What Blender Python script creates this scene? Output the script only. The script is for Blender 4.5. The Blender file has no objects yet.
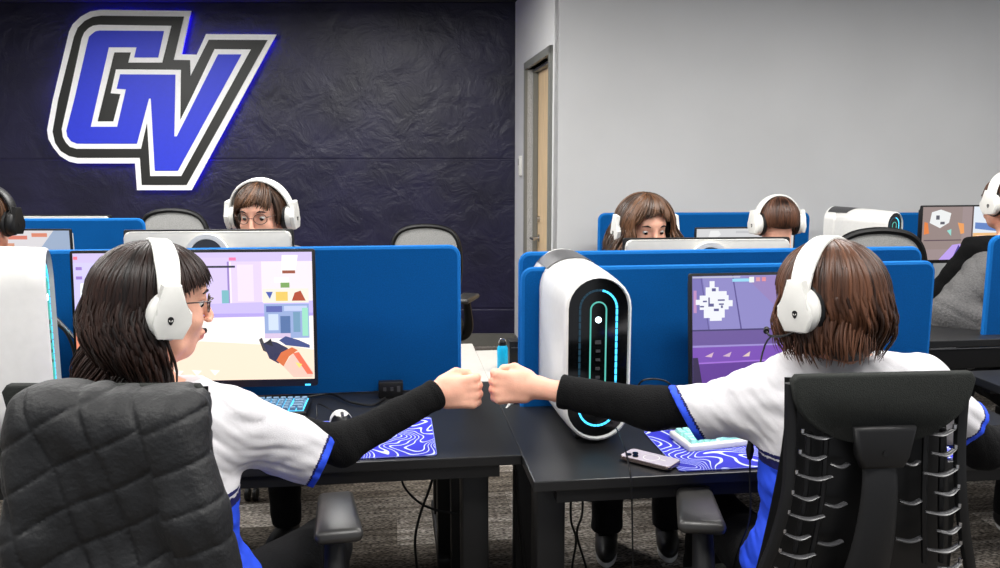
import bpy, bmesh, math, random
import numpy as np
from math import sin, cos, pi, radians, atan, sqrt
from mathutils import Vector, Matrix
random.seed(7)
RNG = np.random.default_rng(7)
SC = bpy.context.scene
COL = SC.collection

# ------------------------------------------------------------------ camera
FPX, PITCH, CAMH, TH = 850.0, atan(126 / 850), 1.54, radians(7.3)
cd = bpy.data.cameras.new('camera'); cam = bpy.data.objects.new('camera', cd); COL.objects.link(cam)
cam.location = (0, 0, CAMH); cam.rotation_euler = (pi / 2 - PITCH, 0, 0)
cd.sensor_width = 36; cd.lens = 36 * FPX / 1000; cd.clip_start = .05
SC.camera = cam
vs = SC.view_settings; vs.view_transform = 'Standard'; vs.look = 'None'; vs.gamma = 1; vs.use_curve_mapping = False; vs.exposure = 0.0

def ray(px, py):
    x = (px - 500) / FPX; v = (284 - py) / FPX
    return (x, cos(PITCH) + v * sin(PITCH), -sin(PITCH) + v * cos(PITCH))
def atY(px, py, Y):
    r = ray(px, py); t = Y / r[1]
    return Vector((r[0] * t, Y, CAMH + r[2] * t))
def atZ(px, py, z):
    r = ray(px, py); t = (z - CAMH) / r[2]
    return Vector((r[0] * t, r[1] * t, z))
# row frame: u along the desks, w away from the camera
OX, OY = 0.06, 2.221
def RW(u, w, z=0.0):
    return Vector((OX + u * cos(TH) - w * sin(TH), OY + u * sin(TH) + w * cos(TH), z))
def toRW(p):
    dx, dy = p[0] - OX, p[1] - OY
    return (dx * cos(TH) + dy * sin(TH), -dx * sin(TH) + dy * cos(TH))

# ------------------------------------------------------------------ materials
def lin(c):
    return tuple(((x / 255) / 12.92 if x / 255 <= .04045 else ((x / 255 + .055) / 1.055) ** 2.4) for x in c)
def mat(name, rgb, rough=.5, metal=0.0, spec=.5, noise=0.0, nscale=40.0, bump=0.0, bscale=None, emit=0.0, sheen=0.0, stretch=None, coat=0.0):
    m = bpy.data.materials.new(name); m.use_nodes = True
    nt = m.node_tree; b = nt.nodes['Principled BSDF']
    c = lin(rgb)
    b.inputs['Base Color'].default_value = (*c, 1)
    b.inputs['Roughness'].default_value = rough
    b.inputs['Metallic'].default_value = metal
    b.inputs['Specular IOR Level'].default_value = spec
    b.inputs['Sheen Weight'].default_value = sheen
    b.inputs['Coat Weight'].default_value = coat
    if emit:
        b.inputs['Emission Color'].default_value = (*c, 1)
        b.inputs['Emission Strength'].default_value = emit
    tc = nt.nodes.new('ShaderNodeTexCoord'); mp = nt.nodes.new('ShaderNodeMapping')
    nt.links.new(tc.outputs['Object'], mp.inputs[0])
    if stretch: mp.inputs['Scale'].default_value = stretch
    n = nt.nodes.new('ShaderNodeTexNoise'); n.inputs['Scale'].default_value = nscale; n.inputs['Detail'].default_value = 3
    nt.links.new(mp.outputs[0], n.inputs['Vector'])
    k = max(noise, .03)
    r = nt.nodes.new('ShaderNodeValToRGB')
    r.color_ramp.elements[0].position = .3; r.color_ramp.elements[1].position = .7
    r.color_ramp.elements[0].color = (*[x * (1 - k) for x in c], 1)
    r.color_ramp.elements[1].color = (*[min(1, x * (1 + k)) for x in c], 1)
    nt.links.new(n.outputs['Fac'], r.inputs[0]); nt.links.new(r.outputs[0], b.inputs['Base Color'])
    if bump:
        n2 = n
        if bscale:
            n2 = nt.nodes.new('ShaderNodeTexNoise'); n2.inputs['Scale'].default_value = bscale; n2.inputs['Detail'].default_value = 4
            nt.links.new(mp.outputs[0], n2.inputs['Vector'])
        bp = nt.nodes.new('ShaderNodeBump'); bp.inputs['Strength'].default_value = bump; bp.inputs['Distance'].default_value = .01
        nt.links.new(n2.outputs['Fac'], bp.inputs['Height']); nt.links.new(bp.outputs[0], b.inputs['Normal'])
    return m

def glow(name, rgb, s):
    m = bpy.data.materials.new(name); m.use_nodes = True; nt = m.node_tree
    b = nt.nodes['Principled BSDF']; c = lin(rgb)
    b.inputs['Base Color'].default_value = (.01, .01, .01, 1)
    b.inputs['Emission Color'].default_value = (*c, 1); b.inputs['Emission Strength'].default_value = s
    b.inputs['Roughness'].default_value = .35
    return m

M = {}
M['black'] = mat('black_plastic', (12, 12, 13), .45, spec=.35)
M['blackgloss'] = mat('gloss_black_plastic', (6, 7, 8), .12)
M['blackmetal'] = mat('black_powder_coat', (13, 13, 14), .5, spec=.35, bump=.05, bscale=400)
M['greyrib'] = mat('grey_moulded_plastic', (60, 60, 62), .3)
M['desk'] = mat('black_laminate', (27, 27, 28), .38, spec=.4, bump=.03, bscale=700)
M['deskedge'] = mat('black_edge_band', (17, 17, 18), .5)
M['panel'] = mat('blue_felt', (0, 76, 140), .95, spec=.15, noise=.12, nscale=260, bump=.25, bscale=700)
M['paneledge'] = mat('blue_felt_edge', (6, 92, 162), .9, spec=.2, noise=.1, nscale=300)
M['greywall'] = mat('grey_wall_paint', (196, 196, 196), .8, spec=.2, noise=.02, nscale=2, bump=.05, bscale=250)
M['base'] = mat('grey_vinyl_base', (98, 97, 92), .5)
M['frame'] = mat('grey_door_frame', (112, 113, 108), .45)
M['wood'] = mat('pale_oak_veneer', (214, 186, 146), .5, noise=.14, nscale=14, stretch=(6, 6, .4))
M['steel'] = mat('brushed_steel', (180, 180, 182), .25, metal=1)
M['white'] = mat('white_plastic', (212, 211, 206), .38)
M['whitemon'] = mat('pale_monitor_back', (188, 186, 180), .5)
M['shell'] = mat('lunar_white_shell', (212, 211, 208), .3, coat=.2)
M['grille'] = mat('grey_perforated_grille', (82, 82, 84), .45, metal=.4, noise=.5, nscale=420)
M['jersey'] = mat('white_jersey_knit', (206, 204, 207), .85, spec=.2, noise=.03, nscale=300, bump=.25, bscale=900)
M['royal'] = mat('royal_blue_trim', (36, 74, 214), .7, spec=.3)
M['navy'] = mat('navy_jersey', (22, 24, 84), .75, spec=.3, bump=.2, bscale=500)
M['blackcloth'] = mat('black_knit', (9, 9, 10), .95, spec=.2, noise=.25, nscale=200, bump=.5, bscale=300)
M['pants'] = mat('black_trousers', (10, 10, 12), .92, spec=.2, bump=.3, bscale=150)
M['greyhood'] = mat('grey_marl_fleece', (84, 83, 83), .95, spec=.15, noise=.25, nscale=160, bump=.5, bscale=120)
M['quilt'] = mat('black_quilted_nylon', (17, 18, 20), .6, spec=.4, noise=.08, nscale=60, bump=.25, bscale=90)
M['pad'] = mat('charcoal_chair_fabric', (38, 40, 38), .95, spec=.2, noise=.15, nscale=300, bump=.4, bscale=500)
M['armpad'] = mat('soft_grey_arm_pad', (44, 43, 42), .35, bump=.08, bscale=300)
M['skin'] = mat('skin', (222, 166, 142), .5, spec=.35, noise=.07, nscale=30, bump=.06, bscale=250)
M['skin'].node_tree.nodes['Principled BSDF'].inputs['Subsurface Weight'].default_value = .08
M['lip'] = mat('lip', (196, 112, 104), .45)
M['eyew'] = mat('eye_white', (225, 222, 218), .2)
M['eyed'] = mat('eye_iris', (38, 26, 20), .15)
M['sole'] = mat('white_rubber', (200, 200, 200), .6)
M['cyan'] = glow('cyan_led', (70, 200, 255), 2.2)
M['dimcyan'] = glow('dim_cyan_led', (10, 60, 80), .9)
M['cyanbright'] = glow('white_led', (220, 245, 255), 5)
M['teal'] = glow('teal_led', (90, 205, 190), .9)
M['bluelt'] = glow('blue_sign_light', (40, 20, 255), 30)
M['cyanplastic'] = mat('cyan_plastic', (10, 170, 214), .35)
M['mint'] = mat('mint_keycap', (160, 226, 218), .45)
M['greykey'] = mat('grey_keycap', (120, 150, 175), .45)
M['signwhite'] = mat('sign_white', (250, 250, 250), .5)
M['signblack'] = mat('sign_black', (24, 25, 22), .45)
M['signblue'] = mat('sign_blue', (34, 52, 208), .5)
M['lightdesk'] = mat('light_grey_laminate', (176, 172, 166), .45)
M['ceil'] = mat('dark_painted_ceiling', (28, 28, 32), .9)
M['phoneback'] = mat('frosted_phone_case', (206, 196, 206), .2, coat=.5)
M['phoneframe'] = mat('phone_metal', (150, 135, 130), .25, metal=.9)
M['glass'] = bpy.data.materials.new('lens_glass'); M['glass'].use_nodes = True
_n = M['glass'].node_tree; _g = _n.nodes.new('ShaderNodeBsdfGlossy'); _g.inputs['Roughness'].default_value = .03; _t = _n.nodes.new('ShaderNodeBsdfTransparent'); _x = _n.nodes.new('ShaderNodeMixShader'); _x.inputs[0].default_value = .14
_n.links.new(_t.outputs[0], _x.inputs[1]); _n.links.new(_g.outputs[0], _x.inputs[2]); _n.links.new(_x.outputs[0], _n.nodes['Material Output'].inputs[0])
M['fixture'] = glow('ceiling_diffuser', (255, 252, 246), 6)
M['lens'] = mat('spectacle_rim', (60, 42, 34), .3)

def hairmat(name, dark, light, rough=.42):
    m = bpy.data.materials.new(name); m.use_nodes = True; nt = m.node_tree
    b = nt.nodes['Principled BSDF']
    a = nt.nodes.new('ShaderNodeAttribute'); a.attribute_name = 'tone'
    r = nt.nodes.new('ShaderNodeValToRGB')
    r.color_ramp.elements[0].color = (*lin(dark), 1); r.color_ramp.elements[1].color = (*lin(light), 1)
    nt.links.new(a.outputs['Fac'], r.inputs[0]); nt.links.new(r.outputs[0], b.inputs['Base Color'])
    b.inputs['Roughness'].default_value = rough; b.inputs['Specular IOR Level'].default_value = .3
    b.inputs['Anisotropic'].default_value = .4
    return m
M['hairdark'] = hairmat('dark_brown_hair', (13, 8, 7), (50, 31, 24))
M['hairbrown'] = hairmat('brown_hair', (24, 13, 9), (96, 62, 44))
M['hairlight'] = hairmat('light_brown_hair', (24, 14, 9), (98, 66, 43))

def navy_wall():
    m = bpy.data.materials.new('navy_painted_block'); m.use_nodes = True; nt = m.node_tree; N = nt.nodes; L = nt.links
    b = N['Principled BSDF']; b.inputs['Roughness'].default_value = .4; b.inputs['Specular IOR Level'].default_value = .35
    tc = N.new('ShaderNodeTexCoord')
    n1 = N.new('ShaderNodeTexNoise'); n1.inputs['Scale'].default_value = 2.2; n1.inputs['Detail'].default_value = 5
    n2 = N.new('ShaderNodeTexNoise'); n2.inputs['Scale'].default_value = 5; n2.inputs['Detail'].default_value = 7; n2.inputs['Roughness'].default_value = .6; n2.inputs['Distortion'].default_value = .6
    br = N.new('ShaderNodeTexBrick')
    mp = N.new('ShaderNodeMapping'); mp.inputs['Rotation'].default_value = (pi / 2, 0, 0); mp.inputs['Location'].default_value = (20.3, .31, .25)
    L.new(tc.outputs['Object'], mp.inputs[0]); L.new(mp.outputs[0], br.inputs['Vector'])
    br.inputs['Scale'].default_value = 1; br.inputs['Brick Width'].default_value = 60; br.inputs['Row Height'].default_value = 1.22
    br.inputs['Mortar Size'].default_value = .012; br.inputs['Mortar Smooth'].default_value = .6
    L.new(tc.outputs['Object'], n1.inputs[0]); L.new(tc.outputs['Object'], n2.inputs[0])
    r = N.new('ShaderNodeValToRGB'); r.color_ramp.elements[0].position = .3; r.color_ramp.elements[1].position = .75
    r.color_ramp.elements[0].color = (*lin((17, 16, 36)), 1); r.color_ramp.elements[1].color = (*lin((33, 31, 60)), 1)
    L.new(n1.outputs['Fac'], r.inputs[0]); L.new(r.outputs[0], b.inputs['Base Color'])
    mm = N.new('ShaderNodeMath'); mm.operation = 'MULTIPLY_ADD'; mm.inputs[1].default_value = -.35
    L.new(br.outputs['Fac'], mm.inputs[0]); L.new(n2.outputs['Fac'], mm.inputs[2])
    bp = N.new('ShaderNodeBump'); bp.inputs['Strength'].default_value = .5; bp.inputs['Distance'].default_value = .03
    L.new(mm.outputs[0], bp.inputs['Height']); L.new(bp.outputs[0], b.inputs['Normal'])
    return m
M['navywall'] = navy_wall()

def carpet():
    m = bpy.data.materials.new('woven_carpet_planks'); m.use_nodes = True; nt = m.node_tree; N = nt.nodes; L = nt.links
    b = N['Principled BSDF']; b.inputs['Roughness'].default_value = .95; b.inputs['Specular IOR Level'].default_value = .15
    tc = N.new('ShaderNodeTexCoord'); mp = N.new('ShaderNodeMapping'); mp.inputs['Rotation'].default_value = (0, 0, -TH)
    L.new(tc.outputs['Object'], mp.inputs[0])
    br = N.new('ShaderNodeTexBrick'); br.inputs['Scale'].default_value = 1; br.inputs['Brick Width'].default_value = 1.0; br.inputs['Row Height'].default_value = .25
    br.inputs['Mortar Size'].default_value = .001; br.inputs['Bias'].default_value = -.1
    br.inputs['Color1'].default_value = (*lin((72, 68, 64)), 1); br.inputs['Color2'].default_value = (*lin((126, 123, 121)), 1); br.inputs['Mortar'].default_value = (*lin((70, 66, 62)), 1)
    L.new(mp.outputs[0], br.inputs['Vector'])
    m2 = N.new('ShaderNodeMapping'); m2.inputs['Scale'].default_value = (60, 160, 1); L.new(mp.outputs[0], m2.inputs[0])
    n = N.new('ShaderNodeTexNoise'); n.inputs['Scale'].default_value = 1; n.inputs['Detail'].default_value = 2; L.new(m2.outputs[0], n.inputs[0])
    m3 = N.new('ShaderNodeMapping'); m3.inputs['Scale'].default_value = (5, 30, 1); L.new(mp.outputs[0], m3.inputs[0])
    n3 = N.new('ShaderNodeTexNoise'); n3.inputs['Scale'].default_value = 1; L.new(m3.outputs[0], n3.inputs[0])
    r = N.new('ShaderNodeValToRGB'); r.color_ramp.elements[0].position = .38; r.color_ramp.elements[1].position = .66
    r.color_ramp.elements[0].color = (.35, .33, .31, 1); r.color_ramp.elements[1].color = (2.9, 2.8, 2.6, 1)
    L.new(n.outputs['Fac'], r.inputs[0])
    r3 = N.new('ShaderNodeValToRGB'); r3.color_ramp.elements[0].position = .35; r3.color_ramp.elements[1].position = .65
    r3.color_ramp.elements[0].color = (.6, .57, .54, 1); r3.color_ramp.elements[1].color = (1.3, 1.3, 1.3, 1)
    L.new(n3.outputs['Fac'], r3.inputs[0])
    x = N.new('ShaderNodeMixRGB'); x.blend_type = 'MULTIPLY'; x.inputs[0].default_value = 1; L.new(br.outputs['Color'], x.inputs[1]); L.new(r.outputs[0], x.inputs[2])
    y = N.new('ShaderNodeMixRGB'); y.blend_type = 'MULTIPLY'; y.inputs[0].default_value = 1; L.new(x.outputs[0], y.inputs[1]); L.new(r3.outputs[0], y.inputs[2])
    L.new(y.outputs[0], b.inputs['Base Color'])
    return m
M['carpet'] = carpet()

def topo():
    m = bpy.data.materials.new('contour_line_desk_mat'); m.use_nodes = True; nt = m.node_tree; N = nt.nodes; L = nt.links
    b = N['Principled BSDF']; b.inputs['Roughness'].default_value = .75; b.inputs['Specular IOR Level'].default_value = .25
    tc = N.new('ShaderNodeTexCoord'); n = N.new('ShaderNodeTexNoise'); n.inputs['Scale'].default_value = 5.2; n.inputs['Detail'].default_value = 0.6; n.inputs['Distortion'].default_value = .6
    L.new(tc.outputs['Object'], n.inputs[0])
    a = N.new('ShaderNodeMath'); a.operation = 'MULTIPLY'; a.inputs[1].default_value = 24; L.new(n.outputs['Fac'], a.inputs[0])
    f = N.new('ShaderNodeMath'); f.operation = 'PINGPONG'; f.inputs[1].default_value = .5; L.new(a.outputs[0], f.inputs[0])
    r = N.new('ShaderNodeValToRGB'); r.color_ramp.elements[0].position = .085; r.color_ramp.elements[1].position = .12
    r.color_ramp.elements[0].color = (*lin((196, 205, 240)), 1); r.color_ramp.elements[1].color = (*lin((44, 46, 176)), 1)
    L.new(f.outputs[0], r.inputs[0]); L.new(r.outputs[0], b.inputs['Base Color'])
    return m
M['topo'] = topo()

# ------------------------------------------------------------------ mesh helpers
def setp(o, parent=None, label=None, cat=None, group=None, kind=None, loc=None, rot=None):
    if parent is not None: o.parent = parent
    if label: o['label'] = label
    if cat: o['category'] = cat
    if group: o['group'] = group
    if kind: o['kind'] = kind
    if loc is not None: o.location = loc
    if rot is not None: o.rotation_euler = (0, 0, rot) if not hasattr(rot, '__len__') else rot
    return o
def thing(name, label, cat, loc=(0, 0, 0), rot=0, group=None):
    o = bpy.data.objects.new(name, None); COL.objects.link(o); o.empty_display_size = .1
    return setp(o, None, label, cat, group, None, loc, rot)
def put(name, bm, mats, parent=None, smooth=False, **k):
    me = bpy.data.meshes.new(name)
    if isinstance(bm, tuple):
        me.from_pydata(bm[0], [], bm[1])
    else:
        bmesh.ops.recalc_face_normals(bm, faces=bm.faces[:]); bm.to_mesh(me); bm.free()
    for m in (mats if isinstance(mats, (list, tuple)) else [mats]): me.materials.append(m)
    if smooth:
        for p in me.polygons: p.use_smooth = True
        if smooth != 'all':
            try: me.set_sharp_from_angle(angle=radians(38))
            except Exception: pass
    me.update()
    o = bpy.data.objects.new(name, me); COL.objects.link(o)
    return setp(o, parent, **k)
def struct(name, bm, m, **k):
    return put(name, bm, m, kind='structure', **k)
def dup(root, loc, rot=0, label=None, group=None, scale=None):
    r = root.copy(); COL.objects.link(r); r.location = loc; r.rotation_euler = (0, 0, rot)
    if label: r['label'] = label
    if group: r['group'] = group
    if scale: r.scale = (scale,) * 3
    def rec(a, b):
        for ch in list(a.children):
            c = ch.copy(); COL.objects.link(c); c.parent = b; rec(ch, c)
    rec(root, r)
    return r

def BM(): return bmesh.new()
def box(bm, c, s, rot=None, bev=0.0, seg=2, mi=0):
    t = bmesh.new(); bmesh.ops.create_cube(t, size=1)
    bmesh.ops.scale(t, vec=s, verts=t.verts)
    if bev: bmesh.ops.bevel(t, geom=t.edges[:] , offset=min(bev, min(s) * .49), segments=seg, affect='EDGES', profile=.5)
    mx = Matrix.Translation(Vector(c))
    if rot is not None: mx = mx @ (Matrix.Rotation(rot, 4, 'Z') if not isinstance(rot, Matrix) else rot.to_4x4())
    t.transform(mx); merge(bm, t, mi)
def merge(bm, t, mi=0):
    vm = {}
    t.verts.index_update()
    for v in t.verts: vm[v.index] = bm.verts.new(v.co)
    for f in t.faces:
        try:
            g = bm.faces.new([vm[v.index] for v in f.verts]); g.material_index = mi; g.smooth = f.smooth
        except ValueError: pass
    t.free()
def hexa(bm, p8, mi=0):
    v = [bm.verts.new(p) for p in p8]
    for f in ((0, 1, 2, 3), (4, 5, 6, 7), (0, 1, 5, 4), (1, 2, 6, 5), (2, 3, 7, 6), (3, 0, 4, 7)):
        q = bm.faces.new([v[i] for i in f]); q.material_index = mi
def prism(bm, poly, axis0, ax, ay, n, d0, d1, mi=0, bev=0):
    """poly: 2D points; placed at axis0 + x*ax + y*ay; extruded along n from d0 to d1"""
    t = bmesh.new()
    A = [t.verts.new(Vector(axis0) + ax * x + ay * y + n * d0) for x, y in poly]
    B = [t.verts.new(Vector(axis0) + ax * x + ay * y + n * d1) for x, y in poly]
    t.faces.new(A); t.faces.new(list(reversed(B)))
    k = len(poly)
    for i in range(k): t.faces.new([A[i], B[i], B[(i + 1) % k], A[(i + 1) % k]])
    if bev:
        ed = [e for e in t.edges if len(e.link_faces) == 2 and (len(e.link_faces[0].verts) > 4 or len(e.link_faces[1].verts) > 4 or k == 4)]
        bmesh.ops.bevel(t, geom=ed, offset=bev, segments=2, affect='EDGES', profile=.5)
    merge(bm, t, mi)
def crom(pts, n=6):
    P = [Vector(p) for p in pts]; P = [P[0] * 2 - P[1]] + P + [P[-1] * 2 - P[-2]]
    out = []
    for i in range(1, len(P) - 2):
        a, b, c, d = P[i - 1:i + 3]
        for j in range(n):
            t = j / n
            out.append(.5 * ((2 * b) + (c - a) * t + (2 * a - 5 * b + 4 * c - d) * t * t + (3 * b - a - 3 * c + d) * t ** 3))
    out.append(P[-2]); return out
def tube(bm, pts, r, n=8, sm=5, mi=0, flat=None, up=None, caps=True):
    """tube along points; r number or list; flat=(a,b) scales of the section along side/up"""
    C = crom(pts, sm) if sm > 1 and len(pts) > 2 else [Vector(p) for p in pts]
    K = len(C); rings = []
    T0 = (C[1] - C[0]).normalized()
    U = Vector(up) if up is not None else (Vector((0, 0, 1)) if abs(T0.z) < .9 else Vector((1, 0, 0)))
    S = T0.cross(U).normalized()
    for i, c in enumerate(C):
        T = (C[min(i + 1, K - 1)] - C[max(i - 1, 0)]).normalized()
        if up is not None: S = T.cross(Vector(up))
        else: S = S - T * S.dot(T)
        if S.length < 1e-6: S = T.orthogonal()
        S.normalize(); W = S.cross(T)
        if hasattr(r, '__len__'):
            q = i / (K - 1) * (len(r) - 1); a = int(min(q, len(r) - 2)); rr = r[a] + (r[a + 1] - r[a]) * (q - a)
        else: rr = r
        fa, fb = flat or (1, 1)
        rings.append([bm.verts.new(c + S * (rr * fa * cos(2 * pi * j / n)) + W * (rr * fb * sin(2 * pi * j / n))) for j in range(n)])
    for a, b in zip(rings, rings[1:]):
        for j in range(n):
            f = bm.faces.new([a[j], a[(j + 1) % n], b[(j + 1) % n], b[j]]); f.material_index = mi; f.smooth = True
    if caps:
        for rg in (rings[0], rings[-1]):
            f = bm.faces.new(rg); f.material_index = mi
def cyl(bm, a, b, r, r2=None, n=20, mi=0):
    tube(bm, [a, b], [r, r2 if r2 is not None else r], n=n, sm=1, mi=mi)
def disc_ring(bm, c, ax, ay, n, r0, r1, d, seg=32, mi=0):
    c = Vector(c)
    for i in range(seg):
        a0, a1 = 2 * pi * i / seg, 2 * pi * (i + 1) / seg
        P = []
        for dd in (0, d):
            for (rr, aa) in ((r0, a0), (r1, a0), (r1, a1), (r0, a1)):
                P.append(c + ax * (rr * cos(aa)) + ay * (rr * sin(aa)) + n * dd)
        hexa(bm, P, mi)
def rrect(w, h, r, seg=5, cx=0, cy=0, corners=(1, 1, 1, 1)):
    """rounded rectangle polygon, ccw from bottom right; corners = br, tr, tl, bl flags"""
    out = []
    for k, (sx, sy, a0) in enumerate(((1, -1, -pi / 2), (1, 1, 0), (-1, 1, pi / 2), (-1, -1, pi))):
        if corners[k]:
            for i in range(seg + 1):
                a = a0 + pi / 2 * i / seg
                out.append((cx + sx * (w / 2 - r) + r * cos(a), cy + sy * (h / 2 - r) + r * sin(a)))
        else: out.append((cx + sx * w / 2, cy + sy * h / 2))
    return out
X, Y, Z = Vector((1, 0, 0)), Vector((0, 1, 0)), Vector((0, 0, 1))

# ------------------------------------------------------------------ signed distance figures
def seg_sd(p, a, b, ra, rb):
    a = np.asarray(a, np.float32); b = np.asarray(b, np.float32); ba = b - a
    t = np.clip(((p - a) @ ba) / max(float(ba @ ba), 1e-9), 0, 1)
    return np.linalg.norm(p - a - t[:, None] * ba, axis=1) - (ra + (rb - ra) * t)
def ell_sd(p, c, r, R):
    q = (p - np.asarray(c, np.float32))
    if R is not None: q = q @ R          # columns of R = local axes
    r = np.asarray(r, np.float32)
    k0 = np.linalg.norm(q / r, axis=1); k1 = np.linalg.norm(q / (r * r), axis=1)
    return k0 * (k0 - 1) / np.maximum(k1, 1e-6)
def box_sd(p, c, h, R, rr):
    q = (p - np.asarray(c, np.float32))
    if R is not None: q = q @ R
    q = np.abs(q) - (np.asarray(h, np.float32) - rr)
    return np.linalg.norm(np.maximum(q, 0), axis=1) + np.minimum(q.max(1), 0) - rr
class Prims(list):
    def cap(s, a, b, ra, rb=None, k=.02): s.append(('c', (np.array(a, np.float32), np.array(b, np.float32), ra, ra if rb is None else rb), k)); return s
    def ell(s, c, r, R=None, k=.02): s.append(('e', (np.array(c, np.float32), r, R), k)); return s
    def box(s, c, h, R=None, rr=.01, k=.02): s.append(('b', (np.array(c, np.float32), h, R, rr), k)); return s
    def sub(s, c, r, R=None, k=.01): s.append(('s', (np.array(c, np.float32), r, R), k)); return s
    def infl(s, d):
        o = Prims()
        for t, a, k in s:
            if t == 'c': o.append((t, (a[0], a[1], a[2] + d, a[3] + d), k))
            elif t == 'e': o.append((t, (a[0], tuple(x + d for x in a[1]), a[2]), k))
            elif t == 'b': o.append((t, (a[0], tuple(x + d for x in a[1]), a[2], a[3] + d), k))
            else: o.append((t, a, k))
        return o
def pd(pr, p):
    t, a, k = pr
    if t == 'c': return seg_sd(p, *a)
    if t == 'b': return box_sd(p, *a)
    return ell_sd(p, *a)
def field(prims, p):
    d = None
    for pr in prims:
        q = pd(pr, p); k = pr[2]
        if pr[0] == 's':
            if d is None: continue
            q = -q; h = np.clip(.5 - .5 * (q - d) / k, 0, 1); d = -( -d * h + -q * (1 - h) - k * h * (1 - h)) if False else np.maximum(d, q) + np.maximum(k - np.abs(d - q), 0) ** 2 / (4 * k)
        elif d is None: d = q
        else: d = np.minimum(d, q) - np.maximum(k - np.abs(d - q), 0) ** 2 / (4 * k)
    return d
def bounds(prims):
    lo = np.full(3, 1e9); hi = -lo
    for t, a, k in prims:
        if t == 's': continue
        if t == 'c':
            r = max(a[2], a[3]); lo = np.minimum(lo, np.minimum(a[0], a[1]) - r); hi = np.maximum(hi, np.maximum(a[0], a[1]) + r)
        else:
            r = max(a[1]) if t == 'e' else float(np.linalg.norm(a[1])); lo = np.minimum(lo, a[0] - r); hi = np.maximum(hi, a[0] + r)
    return lo - .02, hi + .02
def sdf_mesh(prims, vox, post=None, B=14):
    lo, hi = bounds(prims)
    nb = np.ceil((hi - lo) / (vox * B)).astype(int)
    nx, ny, nz = nb * B + 1
    F = np.full((nx, ny, nz), 1.0, np.float32)
    g = np.arange(B + 1) * vox
    loc = np.stack(np.meshgrid(g, g, g, indexing='ij'), -1).reshape(-1, 3).astype(np.float32)
    R = vox * B * .87
    cs = np.stack(np.meshgrid(*[np.arange(n) for n in nb], indexing='ij'), -1).reshape(-1, 3)
    cen = (lo + (cs + .5) * B * vox).astype(np.float32)
    D = np.stack([pd(pr, cen) for pr in prims])
    add = np.array([pr[0] != 's' for pr in prims])
    dm = D[add].min(0)
    for i, c in enumerate(cs):
        x, y, z = c * B
        if dm[i] > R + .03: continue
        if dm[i] < -(R + .04) and not (~add).any() and post is None:
            F[x:x + B + 1, y:y + B + 1, z:z + B + 1] = -1; continue
        sel = [pr for j, pr in enumerate(prims) if (add[j] and D[j, i] < dm[i] + 2.2 * R + .04) or (not add[j] and D[j, i] < 2.2 * R + .04)]
        p = loc + (lo + c * B * vox).astype(np.float32)
        d = field(sel, p)
        if post: d = post(p, d)
        F[x:x + B + 1, y:y + B + 1, z:z + B + 1] = d.reshape(B + 1, B + 1, B + 1)
    S = F < 0
    # surface nets
    c8 = S[:-1, :-1, :-1].astype(np.int8)
    cnt = sum(S[dx:S.shape[0] - 1 + dx, dy:S.shape[1] - 1 + dy, dz:S.shape[2] - 1 + dz].astype(np.int8) for dx in (0, 1) for dy in (0, 1) for dz in (0, 1))
    act = np.argwhere((cnt > 0) & (cnt < 8))
    idx = np.full(cnt.shape, -1, np.int32); idx[act[:, 0], act[:, 1], act[:, 2]] = np.arange(len(act))
    off = [(dx, dy, dz) for dx in (0, 1) for dy in (0, 1) for dz in (0, 1)]
    val = {o: F[act[:, 0] + o[0], act[:, 1] + o[1], act[:, 2] + o[2]] for o in off}
    acc = np.zeros((len(act), 3)); n = np.zeros(len(act))
    for a in off:
        for ax in range(3):
            if a[ax] == 0:
                b = list(a); b[ax] = 1; b = tuple(b)
                va, vb = val[a], val[b]; m = (va < 0) != (vb < 0)
                t = np.where(m, va / np.where(m, va - vb, 1), 0)
                P = np.array(a, float)[None].repeat(len(act), 0); P[:, ax] += t
                acc[m] += P[m]; n[m] += 1
    V = lo + (act + acc / n[:, None]) * vox
    Fs = []
    for ax in range(3):
        sl0 = [slice(None)] * 3; sl1 = [slice(None)] * 3; sl0[ax] = slice(0, -1); sl1[ax] = slice(1, None)
        s0, s1 = S[tuple(sl0)], S[tuple(sl1)]
        e = np.argwhere(s0 != s1)
        u, v = (ax + 1) % 3, (ax + 2) % 3
        e = e[(e[:, u] > 0) & (e[:, v] > 0) & (e[:, u] < S.shape[u] - 1) & (e[:, v] < S.shape[v] - 1)]
        def cell(du, dv):
            q = e.copy(); q[:, u] -= du; q[:, v] -= dv; return idx[q[:, 0], q[:, 1], q[:, 2]]
        q = np.stack([cell(0, 0), cell(1, 0), cell(1, 1), cell(0, 1)], 1)
        flip = ~s0[e[:, 0], e[:, 1], e[:, 2]]
        q[flip] = q[flip][:, ::-1]
        Fs.append(q)
    Fq = np.concatenate(Fs); Fq = Fq[(Fq >= 0).all(1)]
    # laplacian smoothing, one pass
    E = np.concatenate([Fq[:, [0, 1]], Fq[:, [1, 2]], Fq[:, [2, 3]], Fq[:, [3, 0]]])
    for _ in range(2):
        A = np.zeros_like(V); C = np.zeros(len(V))
        np.add.at(A, E[:, 0], V[E[:, 1]]); np.add.at(C, E[:, 0], 1); np.add.at(A, E[:, 1], V[E[:, 0]]); np.add.at(C, E[:, 1], 1)
        V = V * .55 + .45 * A / np.maximum(C, 1)[:, None]
    return V, Fq
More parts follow.
